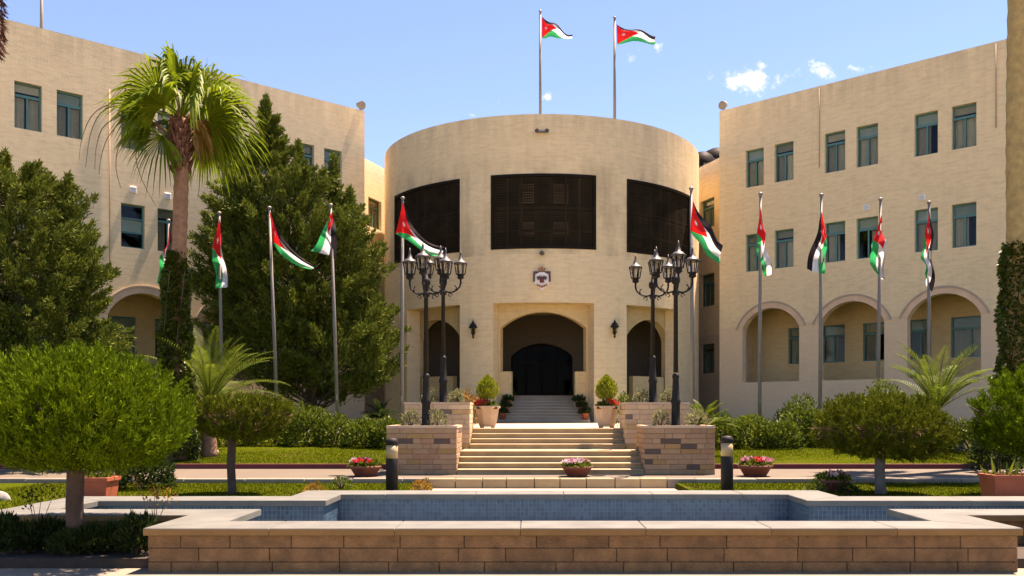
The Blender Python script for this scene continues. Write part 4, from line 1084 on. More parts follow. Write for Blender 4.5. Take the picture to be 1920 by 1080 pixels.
def bowl(px, pyb, d, zg, w, label, mat, fcol, long_=1.0, basket=False):
    x = PX(px, d); t = thing('flower_bowl', label, 'flower pot', (x, d, zg), 'low flower bowls along the path'); h = w*.33
    m = MB().lathe([(.62*w/2,0),(.66*w/2,.02),(.92*w/2,h*.75),(1.0*w/2,h*.8),(1.0*w/2,h),(.92*w/2,h),(.9*w/2,h*.86)], (x, d, zg), 20); m.build('bowl', mat, t)
    if basket:
        for k in range(16):
            a = 2*math.pi*k/16
            MB().tube([(x+math.cos(a)*.33*w, d+math.sin(a)*.33*w, zg+.01), (x+math.cos(a)*.49*w, d+math.sin(a)*.49*w, zg+h*.78)], .012, 4).build('rib', mat, t)
    MB().lathe([(.9*w/2,h*.8),(.89*w/2,h*.9)], (x, d, zg), 16).build('soil', 'soil', t)
    fl = thing('bedding_flowers', label.split(' bowl')[0].split(' basket')[0].replace('brown', fcol[0]+' bedding flowers in the')+' bowl '+(label.split(' bowl ')[-1] if ' bowl ' in label else label.split(' basket ')[-1]), 'flowers', (x, d, zg+h*.88), 'flowers in the low bowls')
    tuft('leaves', 'shrub', (x, d, zg+h*.88), w*.5, 420, .07, .045, fl, seed=int(px), flat=.42)
    g = random.Random(px)
    for k, mt in enumerate(fcol[1]):
        for q in range(2):
            tuft('blooms', mt, (x+g.uniform(-.34, .34)*w, d+g.uniform(-.3, .1)*w, zg+h+w*.10), w*.15, 60, .05, .045, fl, seed=int(px)+k*7+q, flat=.8)
bowl(685, 893, 17.6, .38, .62, 'low brown bowl on the path left of the rose planter', 'terrad', ('pink', ['petalp', 'petalw', 'petalr']))
bowl(1082, 890, 17.55, .38, .60, 'low brown bowl on the path in front of the steps', 'terrad', ('magenta', ['petalp', 'petalp', 'petalw']))
bowl(1416, 888, 17.6, .38, .66, 'low brown bowl on the path right of the rose planter', 'terrad', ('pale red', ['petalp', 'petalr', 'petalp']))
bowl(1561, 905, 15.2, .30, .58, 'slatted brown basket on the lawn beside the umbrella tree', 'terrad', ('mixed', ['petalw', 'petalr', 'petalp']), basket=True)

def trough(x0, x1, y0, y1, z0, z1, label, plabel, seed):
    t = thing('planter_box', label, 'planter', ((x0+x1)/2, (y0+y1)/2, z0), 'terracotta planter boxes behind the pool')
    m = MB(); i = .035; q = [(x0+i, y0+i), (x1-i, y0+i), (x1-i, y1-i), (x0+i, y1-i)]; o = [(x0, y0), (x1, y0), (x1, y1), (x0, y1)]
    m.v = [(a, b, z0) for a, b in q]+[(a, b, z1-.05) for a, b in o]
    m.f = [(3,2,1,0),(4,5,6,7)]+[(k, (k+1) % 4, 4+(k+1) % 4, 4+k) for k in range(4)]; m.sm = [False]*6
    m.build('box', 'terra', t)
    r = MB(); e = .018; r.box(x0-e, x1+e, y0-e, y0+.03, z1-.049, z1); r.box(x0-e, x1+e, y1-.03, y1+e, z1-.049, z1); r.box(x0-e, x0+.03, y0+.03, y1-.03, z1-.049, z1); r.box(x1-.03, x1+e, y0+.03, y1-.03, z1-.049, z1); r.build('rim', 'terra', t)
    MB().box(x0+.03, x1-.03, y0+.03, y1-.03, z1-.048, z1-.03).build('soil', 'soil', t)
    s = thing('box_plant', plabel, 'plant', ((x0+x1)/2, (y0+y1)/2, z1-.03), 'spiky plants in the terracotta boxes')
    g = np.random.default_rng(seed); n = 70
    Pn = np.stack([g.uniform(x0+.05, x1-.05, n), g.uniform(y0+.05, y1-.05, n), np.full(n, z1-.04)], 1)
    add('leaves', quad_mesh('leaves', leafquads(Pn, np.array([0, 0, 1])+g.normal(size=(n, 3))*.45, g.uniform(.12, .36, n), .035, g)), 'shrub', s)
trough(PX(153,12.95), PX(212,12.95), 12.75, 13.15, .30, PZ(896,12.75), 'terracotta planter box on the lawn beside the left tree trunk', 'thin green plants in the terracotta box by the left tree', 3)
trough(PX(1852,12.95), PX(1985,12.95), 12.75, 13.2, .30, PZ(891,12.75), 'long terracotta planter box at the right edge behind the pool', 'spiky green plants in the terracotta box at the right edge', 5)

# small terracotta pots climbing the porch stairs
for sgn, nm in ((-1, 'left'), (1, 'right')):
    for k in range(4):
        i = 2*k+ (0 if sgn < 0 else 0); y = 32.55+.3*i; z = 1.254+.114*(i+1)
        x = AX+sgn*(1.48-.085*k)
        t = thing('terracotta_pot', '%s terracotta pot with dark plant on the %s side of the porch stairs' % (('lowest', 'second lowest', 'second highest', 'highest')[k], nm), 'flower pot', (x, y, z), 'terracotta pots up the porch stairs')
        MB().lathe([(.085,0),(.12,.19),(.135,.20),(.135,.24),(.11,.24),(.10,.22)], (x, y, z), 14).build('pot', 'terra', t)
        tuft('plant', 'shrubd', (x, y, z+.22), .2, 160, .13, .06, t, seed=k+int(sgn*10))

# rocks
def rock(px, py, d, zg, w, h, label, seed):
    g = np.random.default_rng(seed); bm = bmesh.new(); bmesh.ops.create_icosphere(bm, subdivisions=3, radius=1)
    x = PX(px, d)
    co = np.array([v.co[:] for v in bm.verts]); f = lumps(unit(co), g, 18, .35, 6)
    for v, q in zip(bm.verts, f): v.co = (x+v.co.x*q*w/2, d+v.co.y*q*w/2.4, zg+max(-.05, v.co.z*q*h))
    me = bpy.data.meshes.new('garden_rock'); bm.to_mesh(me); bm.free(); setp(add('garden_rock', me, 'rock'), label, 'rock', 'pale rocks on the lawns')
rock(1792, 838, 23, .68, .62, .30, 'pale jagged rock under the right feather palm', 1)
rock(388, 850, 22.3, .62, .5, .16, 'flat pale rock on the lawn behind the small left tree', 2)
rock(0, 925, 13.6, .30, .22, .10, 'pale rock on the lawn at the left edge', 3)

# ------------------------------------------------------------------ trees
def clumps(C, A, n_per, el, rad, L, W, g, spread=.55, up=.25):
    """sprays along each clump axis; C centres, A unit axes"""
    m = len(C); t = g.random((m, n_per, 1))
    el = np.broadcast_to(np.asarray(el, float).reshape(-1, 1, 1), (m, 1, 1)); rad = np.broadcast_to(np.asarray(rad, float).reshape(-1, 1, 1), (m, 1, 1))
    off = g.normal(size=(m, n_per, 3)); off /= np.linalg.norm(off, axis=2, keepdims=True); off *= g.random((m, n_per, 1))**.5
    Pn = C[:, None]+A[:, None]*(t-.5)*el+off*rad*(1.08-.98*t)
    D = A[:, None]*.8+off*.5+np.array([0, 0, up])+g.normal(size=(m, n_per, 3))*spread
    n = m*n_per
    return leafquads(Pn.reshape(n, 3), D.reshape(n, 3), g.uniform(.6, 1.35, n)*L, g.uniform(.7, 1.3, n)*W, g)

def conifer(name, label, rows, d, base, nclump, seed, leaders=(), mat='conifer', dpth=.85, big=1.0):
    g = np.random.default_rng(seed); x0, zg = base
    t = thing(name, label, 'tree', (x0, d, zg), 'big cypress trees before the left wing')
    ys = np.array([r[0] for r in rows], float); xl = np.array([r[1] for r in rows], float); xr = np.array([r[2] for r in rows], float)
    hw = (xr-xl)/2
    cdf = np.cumsum(np.interp(np.linspace(ys[0], ys[-1], 400), ys, hw)+14); cdf /= cdf[-1]
    yy = np.interp(g.random(nclump), cdf, np.linspace(ys[0], ys[-1], 400))
    w = np.interp(yy, ys, hw); xc = np.interp(yy, ys, (xl+xr)/2)
    a = g.random(nclump)*2*np.pi
    dirs = np.stack([np.cos(a), np.sin(a), (yy-ys.mean())/120], 1)
    rf = (.55+.45*g.random(nclump)**.5)*lumps(unit(dirs), g, 46, .30, 22)*g.uniform(.84, 1.12, nclump)
    s = d/F
    C = np.stack([(xc-CX+rf*w*np.cos(a))*s, d+rf*w*s*dpth*np.sin(a), EYE+(CY-yy)*s], 1)
    A = unit(np.stack([np.cos(a)*.8, np.sin(a)*.8, np.full(nclump, .55)], 1)+g.normal(size=(nclump, 3))*.25)
    sm_ = np.clip(w/95, .28, 1); el = g.uniform(.65, 1.25, nclump)*big*sm_; rad = g.uniform(.20, .38, nclump)*big*sm_
    V = [clumps(C, A, 290, el, rad, .12*big, .032*big, g, .45, .35)]
    for (px, py, h) in leaders:
        k = 26; tt = np.linspace(0, 1, k)
        Cl = np.stack([np.full(k, (px-CX)*s)+g.normal(size=k)*.06*(1-tt), np.full(k, d)+g.normal(size=k)*.06, EYE+(CY-py)*s-h*(1-tt)], 1)
        an = g.random(k)*6.283; Al = unit(np.stack([np.cos(an)*(1-tt*.8), np.sin(an)*(1-tt*.8), .6+tt], 1))
        V.append(clumps(Cl, Al, 90, .5-.2*tt, .18-.09*tt, .13*big, .034*big, g))
    add('crown', quad_mesh('crown', np.concatenate(V)), mat, t)
    tr = MB(); top = EYE+(CY-rows[0][0])*s-.5
    xt = (rows[0][1]+rows[0][2])/2
    tr.tube([(x0, d, zg-.1), (x0*.8+.2*PX(xt, d), d, zg+(top-zg)*.4), (PX(xt, d), d, top)], [.2, .13, .02], 10); tr.build('trunk', 'bark', t)
    lim = MB()
    for k in range(0, nclump, 6):
        c = C[k]; f = max(.05, min(.9, (c[2]-zg)/(top-zg)-.12)); xa = x0+(PX(xt, d)-x0)*f
        za = zg+(top-zg)*f
        lim.tube([(xa, d, za), ((xa+c[0])/2, (d+c[1])/2, (za+c[2])/2-.08), tuple(c)], [.045, .03, .012], 5, False)
    lim.build('limbs', 'bark', t, kind='stuff')
    return t
conifer('cypress_tree', 'tall shaggy cypress behind the flags left of the rotunda',
        [(200,497,506),(255,486,518),(275,470,530),(310,450,546),(345,432,606),(400,406,655),(460,396,676),(520,392,690),(580,405,712),(640,440,738),(690,480,732),(725,540,690),(745,580,650)],
        30.6, (PX(588,30.6), lawn_z(30.6)), 640, 21, [(500,188,2.2),(626,300,1.4),(452,292,1.1),(560,275,1.1),(655,360,1.0)], dpth=.7, big=1.3)
conifer('cypress_tree', 'wide dark cypress at the left edge before the wing',
        [(312,-30,40),(350,-50,105),(390,-70,140),(430,-80,145),(480,-90,170),(530,-100,182),(580,-100,182),(630,-90,195),(680,-80,215),(740,-60,200)],
        22.0, (PX(60,22), lawn_z(22)), 430, 33, [(8,296,.9),(128,338,1.0),(52,330,.6)])

def topiary(name, label, cx, cy0, cy1, hwx, d, trunk_px, zg, n, L, W, mat, seed, tr_r, barkm='bark', twigs=0, flat=.35, up=.95, limb=7):
    """clipped round crown: cx, top y, bottom y, half width in photo pixels at distance d"""
    g = np.random.default_rng(seed); s = d/F
    t = thing(name, label, 'tree', (PX(trunk_px, d), d, zg), 'clipped round garden trees')
    rx = hwx*s; ztop, zbot = PZ(cy0, d), PZ(cy1, d); zc = zbot+(ztop-zbot)*flat
    xc = PX(cx, d)
    nc = n//42; dirs = sph(nc, g); ksz = 1.0 if d > 12 else .92
    q4 = (np.abs(dirs[:, 0])**2.5+np.abs(dirs[:, 1])**2.5+np.abs(dirs[:, 2])**2.5)**(-1/2.5)
    L = L*1.0; r = np.where(g.random(nc) < .22, g.uniform(.35, .72, nc), .72+.24*g.random(nc)**.5)*q4*lumps(dirs, g, 60, .10, 30)*g.uniform(.90, 1.04, nc)
    vz = np.where(dirs[:, 2] > 0, (ztop-zc), (zc-zbot))
    Cc = np.stack([xc+dirs[:, 0]*r*rx*.95, d+dirs[:, 1]*r*rx*.95, zc+dirs[:, 2]*r*vz*.93], 1)
    Ac = unit(dirs*.8+np.array([0, 0, up])+g.normal(size=(nc, 3))*.25)
    add('crown', quad_mesh('crown', clumps(Cc, Ac, 42, g.uniform(.12, .21, nc)*ksz, g.uniform(.034, .064, nc)*ksz, L, W, g, .35, .3)), mat, t)
    xt = PX(trunk_px, d); tr = MB(); zj = zbot+.12*(ztop-zbot)
    tr.tube([(xt, d, zg-.05), (xt+.01, d, zg+.08), (xt-.008, d, (zg+zj)/2), (xt+.012, d, zj), (xt, d, zj+.25*(ztop-zbot))], [tr_r*1.25, tr_r*1.05, tr_r, tr_r*1.02, tr_r*.7], 12); tr.build('trunk', barkm, t)
    for q in range(limb):
        a = 2*math.pi*q/limb+g.random()*.6; ll = rx*g.uniform(.55, .85)
        lb = MB(); lb.tube([(xt, d, zj-.02), (xt+math.cos(a)*ll*.4, d+math.sin(a)*ll*.4, zj+.18*(ztop-zbot)), (xt+math.cos(a)*ll, d+math.sin(a)*ll, zj+.42*(ztop-zbot))], [tr_r*.5, tr_r*.34, tr_r*.12], 6, False); lb.build('limb', 'bark', t)
    if twigs:
        dd = sph(twigs, g); dd[:, 2] = -np.abs(dd[:, 2]); rr = .45+.5*g.random(twigs)
        Q = np.stack([xc+dd[:, 0]*rr*rx, d+dd[:, 1]*rr*rx, zc+.06+dd[:, 2]*rr*(zc-zbot)*.9], 1)
        add('dry_twigs', quad_mesh('dry_twigs', leafquads(Q, dd*.8+np.array([0, 0, .5])+g.normal(size=(twigs, 3))*.5, .12*rx/.8, .009, g)), 'twig', t, kind='stuff')
    return t
topiary('clipped_tree', 'big bright green clipped tree in the left foreground bed', 160, 645, 890, 186, 9.75, 141, .1, 120000, .060, .0115, 'topiary', 41, .088)
topiary('clipped_tree', 'small flat topped clipped tree with brown underside on the left lawn', 457, 744, 830, 90, 14.6, 434, .3, 30000, .07, .017, 'topiary2', 42, .066, 'bark', 4200, .6)
topiary('clipped_tree', 'umbrella shaped clipped tree with whitewashed trunk on the right lawn', 1654, 736, 860, 124, 14.6, 1650, .3, 60000, .065, .016, 'topiary2', 43, .082, 'barkg', 4500, .40, .55)
topiary('clipped_tree', 'bright green clipped tree cut off by the right edge', 1966, 676, 862, 132, 14.2, 1938, .3, 52000, .08, .017, 'topiary', 44, .08)

def shrub(label, px, pyt, d, hwx, zg, n, mat, seed, L=.10, W=.05, group='leafy shrubs along the lawns', name='shrub', flat=.9, up=.5):
    g = np.random.default_rng(seed+500); s = d/F; x = PX(px, d); rx = hwx*s; h = PZ(pyt, d)-zg
    t = thing(name, label, 'shrub', (x, d, zg), group)
    dirs = sph(n, g); dirs[:, 2] = np.abs(dirs[:, 2])*1.0
    r = (.55+.45*g.random(n)**.6)*lumps(dirs, g, 30, .22, 16)
    Pn = np.stack([x+dirs[:, 0]*r*rx, d+dirs[:, 1]*r*rx*.9, zg+.02+dirs[:, 2]**.75*r*h*flat*1.0], 1)
    D = dirs+np.array([0, 0, up])+g.normal(size=(n, 3))*.6
    add('foliage', quad_mesh('foliage', leafquads(Pn, D, g.uniform(.6, 1.3, n)*L, g.uniform(.7, 1.2, n)*W, g)), mat, t)
    st = MB()
    for k in range(5):
        a = g.random()*6.28; st.tube([(x, d, zg-.02), (x+math.cos(a)*rx*.3, d+math.sin(a)*rx*.3, zg+h*.4), (x+math.cos(a)*rx*.6, d+math.sin(a)*rx*.6, zg+h*.7)], [.02, .014, .006], 5, False)
    st.build('stem', 'bark', t); return t
SH = [('tall leafy shrub behind the small left tree', 515, 742, 24.2, 52, 2600), ('leafy shrub below the left cypress trunk', 572, 754, 24.0, 46, 2400),
      ('leafy shrub around the foot of the folded flag pole', 628, 774, 24.0, 44, 2200), ('low leafy shrub left of the left rose planter', 682, 782, 23.8, 40, 2000),
      ('low leafy shrub touching the left rose planter', 728, 784, 23.6, 36, 1800),
      ('leafy shrub touching the right rose planter', 1352, 778, 23.6, 42, 2200), ('leafy shrub at the foot of the first right flagpole', 1410, 774, 23.8, 46, 2400),
      ('low leafy shrub between two right flagpoles', 1462, 786, 23.6, 42, 2000), ('tall dark leafy shrub at the foot of the second right flagpole', 1497, 744, 24.2, 46, 2600),
      ('leafy shrub half behind the umbrella shaped tree', 1545, 770, 23.9, 42, 2200), ('pale leaved shrub peeping over the umbrella shaped tree', 1660, 706, 24.5, 46, 2000),
      ('shrub right of the right feather palm', 1822, 790, 22.5, 40, 1800), ('leafy shrub behind the big left clipped tree', 330, 800, 24.0, 60, 2200),
      ('leafy shrub at the foot of the left feather palm', 430, 770, 24.2, 55, 2200), ('yellowish shrub at the far left edge', 12, 560, 20.8, 48, 2400)]
for i, (lab, px, py, d, hw, n) in enumerate(SH):
    shrub(lab, px, py, d, hw, lawn_z(d)-.05, n, 'shrub', i)
shrub('dark round bush at the lawn edge behind the left clipped tree', 268, 850, 15.6, 52, .3, 2600, 'shrubd', 31, .09, .035, 'dark bushes on the front lawn', 'bush')
shrub('dark bush where the red kerb ends on the right', 1868, 795, 18.6, 40, .38, 2600, 'shrubd', 32, .09, .035, 'dark bushes on the front lawn', 'bush')
shrub('rust coloured shrub behind the left stone pot', 884, 735, 22.2, 22, 1.254, 700, 'rustleaf', 33, .09, .04, 'shrubs on the landing', 'bush')
shrub('green shrub behind the right stone pot', 1168, 738, 22.2, 18, 1.254, 600, 'shrub', 34, .09, .04, 'shrubs on the landing', 'bush')
# herbs in the planters
for i, (lab, px, py, d, hw, zg, mt) in enumerate((
        ('grey herb left of the lamp in the left rose planter', 770, 766, 18.6, 17, 1.285, 'greyherb'), ('green herb right of the lamp in the left rose planter', 822, 764, 18.5, 16, 1.285, 'greyherb'),
        ('tall grey herb left of the lamp in the right rose planter', 1238, 764, 18.5, 15, 1.285, 'greyherb'), ('loose herb right of the lamp in the right rose planter', 1306, 768, 18.6, 24, 1.285, 'greyherb'),
        ('pale clipped herb left of the lamp in the left honey planter', 806, 733, 20.5, 15, 1.775, 'greyherb'), ('pale clipped herb right of the lamp in the left honey planter', 856, 730, 20.5, 15, 1.775, 'greyherb'),
        ('pale clipped herb left of the lamp in the right honey planter', 1202, 731, 20.5, 14, 1.775, 'greyherb'), ('pale clipped herb right of the lamp in the right honey planter', 1254, 729, 20.5, 15, 1.775, 'greyherb'))):
    shrub(lab, px, py, d, hw, zg, 420, mt, 60+i, .07, .022, 'herbs in the brick planters', 'herb')
# foreground beds
for i, px in enumerate((8, 48, 92, 132, 172, 214, 258)):
    lab = ('dark bedding plant at the left edge of the foreground bed', 'dark bedding plant second from the left edge', 'dark bedding plant left of the foreground trunk', 'dark bedding plant at the foot of the foreground trunk', 'dark bedding plant right of the foreground trunk', 'dark bedding plant second from the pool corner', 'dark bedding plant beside the pool corner')[i]
    d = 9.62+.12*((i*7) % 3)
    shrub(lab, px, (962, 985, 975, 1000, 990, 985, 970)[i], d, 34, .1, 1500, 'shrubd', 80+i, .09, .022, 'dark plants in the foreground bed', 'bedding_plant', up=1.0)
for i, px in enumerate((2000, 2060, 2130)):
    shrub('dark bedding plant in the right bed, %s from the pool' % ('first', 'second', 'third')[i], px, 955, 9.9, 34, .1, 1200, 'shrubd', 90+i, .09, .022, 'dark plants in the foreground bed', 'bedding_plant', up=1.0)
def twig_plant(label, px, d, py, zg, mat, seed, n=90):
    g = np.random.default_rng(seed); x = PX(px, d); h = PZ(py, d)-zg; t = thing('twiggy_plant', label, 'plant', (x, d, zg), 'thin twiggy plants in the foreground bed')
    tips = []
    for k in range(5):
        a = g.random()*6.28; rr = g.uniform(.05, .2)*h*1.4; p = (x+math.cos(a)*rr, d+math.sin(a)*rr*.5, zg+h*g.uniform(.7, 1)); tips.append(p)
        MB().tube([(x, d, zg), (x+math.cos(a)*rr*.3, d, zg+h*.45), p], [.007, .005, .002], 5, False).build('stem', 'twig', t)
    tp = np.array(tips)[g.integers(0, 5, n)]+g.normal(size=(n, 3))*.05
    add('leaves', quad_mesh('leaves', leafquads(tp, g.normal(size=(n, 3))+np.array([0, 0, .3]), .045, .02, g)), mat, t)
twig_plant('thin plant with rusty leaves beside the pool corner', 290, 9.95, 900, .1, 'rustleaf', 5, 120)
twig_plant('thin green plant leaning over the left pool coping', 70, 9.95, 918, .1, 'shrubd', 6)
for i, (px, py, d, mt, lab) in enumerate(((587, 908, 14.0, 'rustleaf', 'low orange plant at the pool corner on the left lawn'), (640, 896, 15.6, 'shrub', 'small green tuft on the lawn below the left flower bowl'), (790, 902, 14.4, 'rustleaf', 'small orange plant right of the left bollard'),
                                     (1530, 904, 14.0, 'shrub', 'small plant at the pool corner on the right lawn'), (1590, 908, 14.4, 'shrubd', 'dark tuft below the flower basket'))):
    shrub(lab, px, py, d, 20, .3, 260, mt, 120+i, .06, .02, 'low plants on the front lawn', 'low_plant', up=.8)

# ------------------------------------------------------------------ palms
def strip(V, pts, w, side):
    for i in range(len(pts)-1):
        a, b = pts[i], pts[i+1]; V += [a-side*w[i], a+side*w[i], b+side*w[i+1], b-side*w[i+1]]
def fan_palm(label, C, base, r0, r1, fronds, seed, boots=1.0, skirt=0):
    g = np.random.default_rng(seed); C = np.array(C, float)
    t = thing('fan_palm', label, 'palm tree', tuple(base), 'tall fan palms')
    tr = MB(); n = 84; pts = []; rad = []
    for i in range(n+1):
        f = i/n; pts.append((base[0]+(C[0]-base[0])*f+.02*math.sin(f*9), base[1]+(C[1]-base[1])*f, base[2]+(C[2]-base[2])*f)); rad.append((r0+(r1-r0)*f)*(1+(.035, .09, 0)[i % 3])*(1+.35*max(0, .06-f)/.06))
    tr.tube(pts, rad, 14); tr.build('trunk', 'palmbark2' if boots > 1.5 else 'palmbark', t)
    # old leaf bases round the top of the trunk
    bo = MB(); nb = 60
    for k in range(nb):
        a = k*2.4; zz = C[2]-boots*(k/nb)-.02; rr = r1*.95
        p = Vector((C[0]+math.cos(a)*rr, C[1]+math.sin(a)*rr, zz)); o = Vector((math.cos(a), math.sin(a), 0))
        bo.tube([p, p+o*.07+Vector((0, 0, .10)), p+o*.13+Vector((0, 0, .22))], [.05, .04, .015], 5)
    bo.build('leaf_bases', 'fibre', t, kind='stuff')
    V = []; PT = MB(); DRY = []
    for (dx, dy, dz, L, dry) in fronds:
        T = np.array([dx, dy, dz], float); T /= np.linalg.norm(T); Lp = L*.46
        B = C+T*Lp+np.array([0, 0, -.06*Lp])
        PT.tube([tuple(C), tuple(C+T*Lp*.5+np.array([0, 0, .02])), tuple(B)], [.028, .02, .014], 5)
        up = np.array([0, 0, 1.]); sd_ = np.cross(T, up); sd_ /= max(1e-6, np.linalg.norm(sd_)); nm = np.cross(sd_, T)
        roll = g.uniform(.45, 1.4)*(1 if g.random() < .5 else -1); sd2 = sd_*math.cos(roll)+nm*math.sin(roll); R_ = L*.74; ns = 40
        tgt = DRY if dry else V
        for k in range(ns):
            ph = math.radians(-88+176*(k+.5)/ns); dirv = T*math.cos(ph)+sd2*math.sin(ph)
            ll = R_*(.72+.28*math.cos(ph))*g.uniform(.9, 1.08); drp = g.uniform(.2, .65)*(1.5 if dry else 1)
            pp = []
            for f in (0, .35, .62, .82, 1.0):
                q = B+dirv*ll*f+np.array([0, 0, -drp*ll*max(0, f-.45)**2*3.6]); pp.append(q)
            sw = np.cross(dirv, nm); sw /= max(1e-6, np.linalg.norm(sw)); sw = sw*.9+nm*.35*(1 if k % 2 else -1)
            strip(tgt, pp, [.006, .024, .040, .024, .003], sw)
    PT.build('leaf_stalks', 'palm', t, kind='stuff')
    add('fronds', quad_mesh('fronds', np.array(V)), 'palm', t)
    if DRY: add('dry_fronds', quad_mesh('dry_fronds', np.array(DRY)), 'dryleaf', t)
    return t
dP = 21.0; sP = dP/F
C1 = P(340, 224, dP)
fr = []
gP = random.Random(3)
for (tx, ty, dy, dry) in ((345,95,.1,0),(295,115,.3,0),(385,130,.5,0),(330,130,-.4,0),(240,170,.2,0),(430,150,.2,0),(225,225,-.2,0),(455,205,.35,0),(280,185,-.8,0),(395,195,-.8,0),
                          (235,275,.3,0),(450,265,-.2,0),(310,240,-1.1,0),(290,330,-.4,0),(420,290,.6,0),(465,250,.9,0),(250,150,1.0,0),(410,110,1.0,0),(350,170,1.2,0),(300,300,1.0,0),(400,300,1.0,0),(412,318,-.1,1),(442,300,.3,1),(340,130,.8,0),(270,255,-.7,0)):
    v = Vector(((tx-339)*sP, dy, (268-ty)*sP)); L = .8 if dry else max(1.25, min(1.72, v.length*1.06))
    fr.append((v.x, v.y, v.z, L, dry))
palm1 = fan_palm('fan palm with bushy green crown and ivy clad trunk before the left wing', C1, (PX(332,dP), dP, lawn_z(dP)), .165, .155, fr, 5, 1.25)
st = MB()
for pts in (((330,262),(262,205),(205,208),(180,250),(172,320)), ((330,262),(255,215),(200,232),(182,270),(178,318)), ((330,264),(250,222),(212,250),(196,290),(192,330)),
            ((332,266),(280,250),(228,265),(216,310),(225,352)), ((332,266),(290,260),(255,280),(262,330),(290,385)), ((348,266),(372,262),(380,300),(384,350),(384,380)), ((332,262),(240,200),(190,215),(170,262),(168,310))):
    q = [P(a, b, dP) for a, b in pts]; w = gP.uniform(-.5, .4)
    q = [(p.x, p.y+w*i/4, p.z) for i, p in enumerate(q)]
    sm = [tuple(cr([tuple(x) for x in q], k/14)) for k in range(15)]
    st.tube(sm, [.016-.0007*k for k in range(15)], 5, False)
add('flower_stalks', st.mesh('flower_stalks'), 'twig', palm1)
def crown_set(n, seed, droop=.2):
    g = random.Random(seed); o = []
    for k in range(n):
        a = k*2.399; e = g.uniform(-.5, 1.1); o.append((math.cos(a)*math.cos(e), math.sin(a)*math.cos(e), math.sin(e), g.uniform(1.4, 1.9), 0))
    return o
xr_ = PX(1905, 21)
fan_palm('tall fan palm trunk with ivy at the right edge', (PX(1903,21)+.05, 21, 14.6), (xr_, 21, lawn_z(21)), .205, .19, crown_set(18, 4), 6, 1.6)
xl_ = PX(-17, 21)
pl = fan_palm('fan palm at the left edge with shaggy brown trunk', (xl_-.05, 21, 14.2), (PX(-24, 21), 21, lawn_z(21)), .19, .19, crown_set(18, 8), 7, 1.3)
g = np.random.default_rng(9); n = 1600; a = g.random(n)*6.283
Q = np.stack([xl_+np.cos(a)*.2, 21+np.sin(a)*.2, g.uniform(9.95, 13.2, n)], 1)
add('shaggy_fibre', quad_mesh('shaggy_fibre', leafquads(Q, np.stack([np.cos(a)*.6, np.sin(a)*.6, -np.ones(n)*.8], 1)+g.normal(size=(n, 3))*.3, .22, .035, g)), 'fibre', pl)
def ivy(label, x, d, z0, z1, r0, r1, n, seed):
    g = np.random.default_rng(seed); t = thing('ivy', label, 'ivy', (x, d, z0), 'ivy climbing the palm trunks')
    f = g.random(n)**.85; a = g.random(n)*6.283; r = (r0+(r1-r0)*f)*g.uniform(.72, 1.08, n)*(1+.14*np.sin(f*23+a*2))
    r = np.where(f > .86, r*(1-(f-.86)*2.0), r)
    Q = np.stack([x+np.cos(a)*r, d+np.sin(a)*r, z0+f*(z1-z0)], 1)
    add('leaves', quad_mesh('leaves', leafquads(Q, np.stack([np.cos(a), np.sin(a), -.4*np.ones(n)], 1)+g.normal(size=(n, 3))*.5, .10, .08, g)), 'ivy', t)
    m = MB()
    for k in range(6):
        w = k*1.05; m.tube([(x+math.cos(w+i*.25)*(r0*.72), d+math.sin(w+i*.25)*(r0*.72), z0+(z1-z0)*.9*i/6) for i in range(7)], .012, 5, False)
    m.build('vine_stems', 'bark', t, kind='stuff')
ivy('dense ivy sleeve on the lower trunk of the left fan palm', PX(330,dP), dP, lawn_z(dP), PZ(472,dP), .44, .21, 9500, 3)
ivy('ragged ivy on the palm trunk at the right edge', xr_, 21, lawn_z(21), PZ(455,21), .40, .29, 6400, 4)

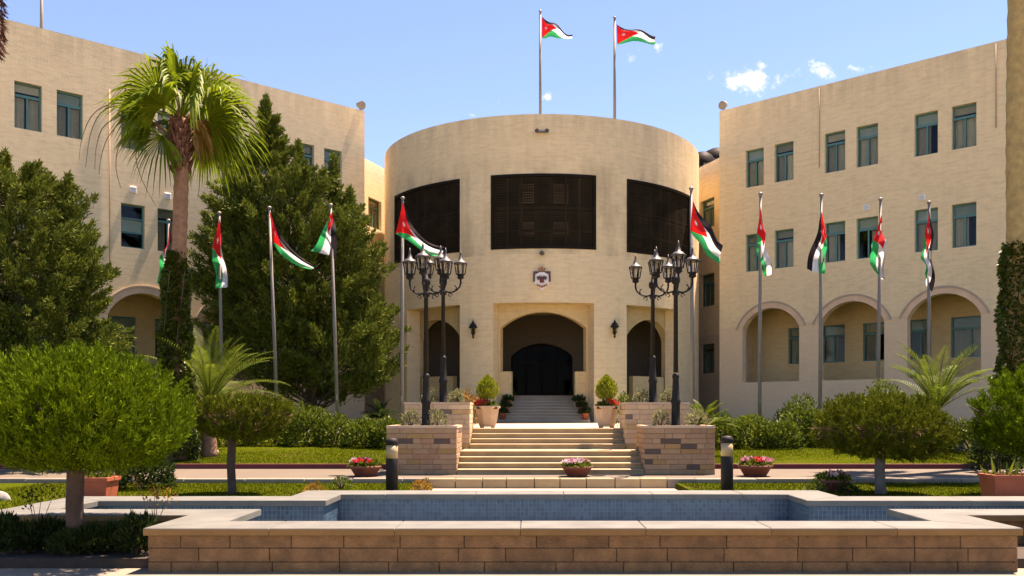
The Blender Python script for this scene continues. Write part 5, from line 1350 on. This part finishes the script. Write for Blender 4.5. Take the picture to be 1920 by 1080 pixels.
def feather_palm(label, px, d, zg, h, fronds, seed, L0=1.8, tr=.16, name='feather_palm', mat='datepalm', lf=.30):
    g = np.random.default_rng(seed); x = PX(px, d); t = thing(name, label, 'palm tree', (x, d, zg), 'short feather palms')
    MB().lathe([(tr*1.3,-.05),(tr*1.2,.1),(tr,h*.5),(tr*1.1,h*.8),(tr*.7,h)], (x, d, zg), 12).build('trunk', 'palmbark', t)
    V = []; ra = MB(); C = np.array([x, d, zg+h])
    for k in range(fronds):
        az = k*2.399+g.uniform(-.2, .2); e = math.radians(g.uniform(22, 84)); L = L0*g.uniform(.8, 1.1)
        o = np.array([math.cos(az), math.sin(az), 0.]); pts = []; ang = e; p = C.copy(); ns = 16
        for i in range(ns+1):
            pts.append(p.copy()); p = p+(o*math.cos(ang)+np.array([0, 0, math.sin(ang)]))*L/ns; ang -= math.radians(58+20*(1-e))/ns*(.5+i/ns)
        ra.tube([tuple(q) for q in pts], [.016-.0008*i for i in range(ns+1)], 4, False)
        side = np.array([-o[1], o[0], 0.])
        for i in range(2, ns):
            for half in (0, .5):
                q = pts[i]*(1-half)+pts[min(i+1, ns)]*half; tg = pts[min(i+1, ns)]-pts[i]; tg /= np.linalg.norm(tg); nm = np.cross(side, tg)
                f = (i+half)/ns; ll = lf*math.sin(math.pi*min(1, f*.82+.14))*g.uniform(.85, 1.1)
                for sgn in (-1, 1):
                    dv = side*sgn*.75+tg*.65-nm*.35*(1 if nm[2] < 0 else -1)*1.0; dv /= np.linalg.norm(dv)
                    e1 = q+dv*ll*.55; e2 = q+dv*ll+np.array([0, 0, -.12*ll]); wv = np.cross(dv, nm); wv /= max(1e-6, np.linalg.norm(wv))
                    V += [q, e1+wv*.012, e2, e1-wv*.012]
    ra.build('leaf_ribs', mat, t, kind='stuff'); add('fronds', quad_mesh('fronds', np.array(V)), mat, t)
    return t
feather_palm('short feather palm with arching fronds right of the ivy clad trunk', 392, 21.6, lawn_z(21.6), 1.2, 40, 3, 2.15)
feather_palm('short feather palm before the right arcade', 1757, 22.5, lawn_z(22.5), 1.0, 36, 4, 1.95, .15)
feather_palm('small dark cycad beside the right honey planter', 1322, 22.0, 1.254-.3, .25, 22, 6, .85, .10, 'cycad', 'shrub', .16)
feather_palm('small dark cycad before the left end of the rotunda', 712, 29.5, lawn_z(29.5), .3, 20, 7, .8, .10, 'cycad', 'shrubd', .16)

# ------------------------------------------------------------------ grass
def grass(name, label, rects, zf, n, L, seed):
    g = np.random.default_rng(seed); areas = np.array([(b-a)*(d-c) for a, b, c, d in rects]); k = g.choice(len(rects), n, p=areas/areas.sum())
    r = np.array(rects)[k]; x = r[:, 0]+g.random(n)*(r[:, 1]-r[:, 0]); y = r[:, 2]+g.random(n)*(r[:, 3]-r[:, 2])
    Q = np.stack([x, y, zf(y)-.003], 1)
    o = add(name, quad_mesh(name, leafquads(Q, np.array([0, 0, 1])+g.normal(size=(n, 3))*.5, g.uniform(.5, 1.3, n)*L, .008, g, .3)), 'grass')
    setp(o, label, 'grass', kind='stuff')
grass('front_grass', 'short grass of the lawn strip behind the pool', [(-9,-1.9,13.55,16.85),(2.75,9.5,13.55,16.85),(-9,-6.4,10.6,13.5)], lambda y: np.full(len(y), .30), 46000, .05, 1)
grass('rear_grass', 'short grass of the lawn before the shrubs', [(-11,-2.95,20.08,24.5),(3.75,12,20.08,24.5)], lambda y: np.interp(y, [20.06,22,24,27], [.45,.60,.75,.98]), 60000, .05, 2)
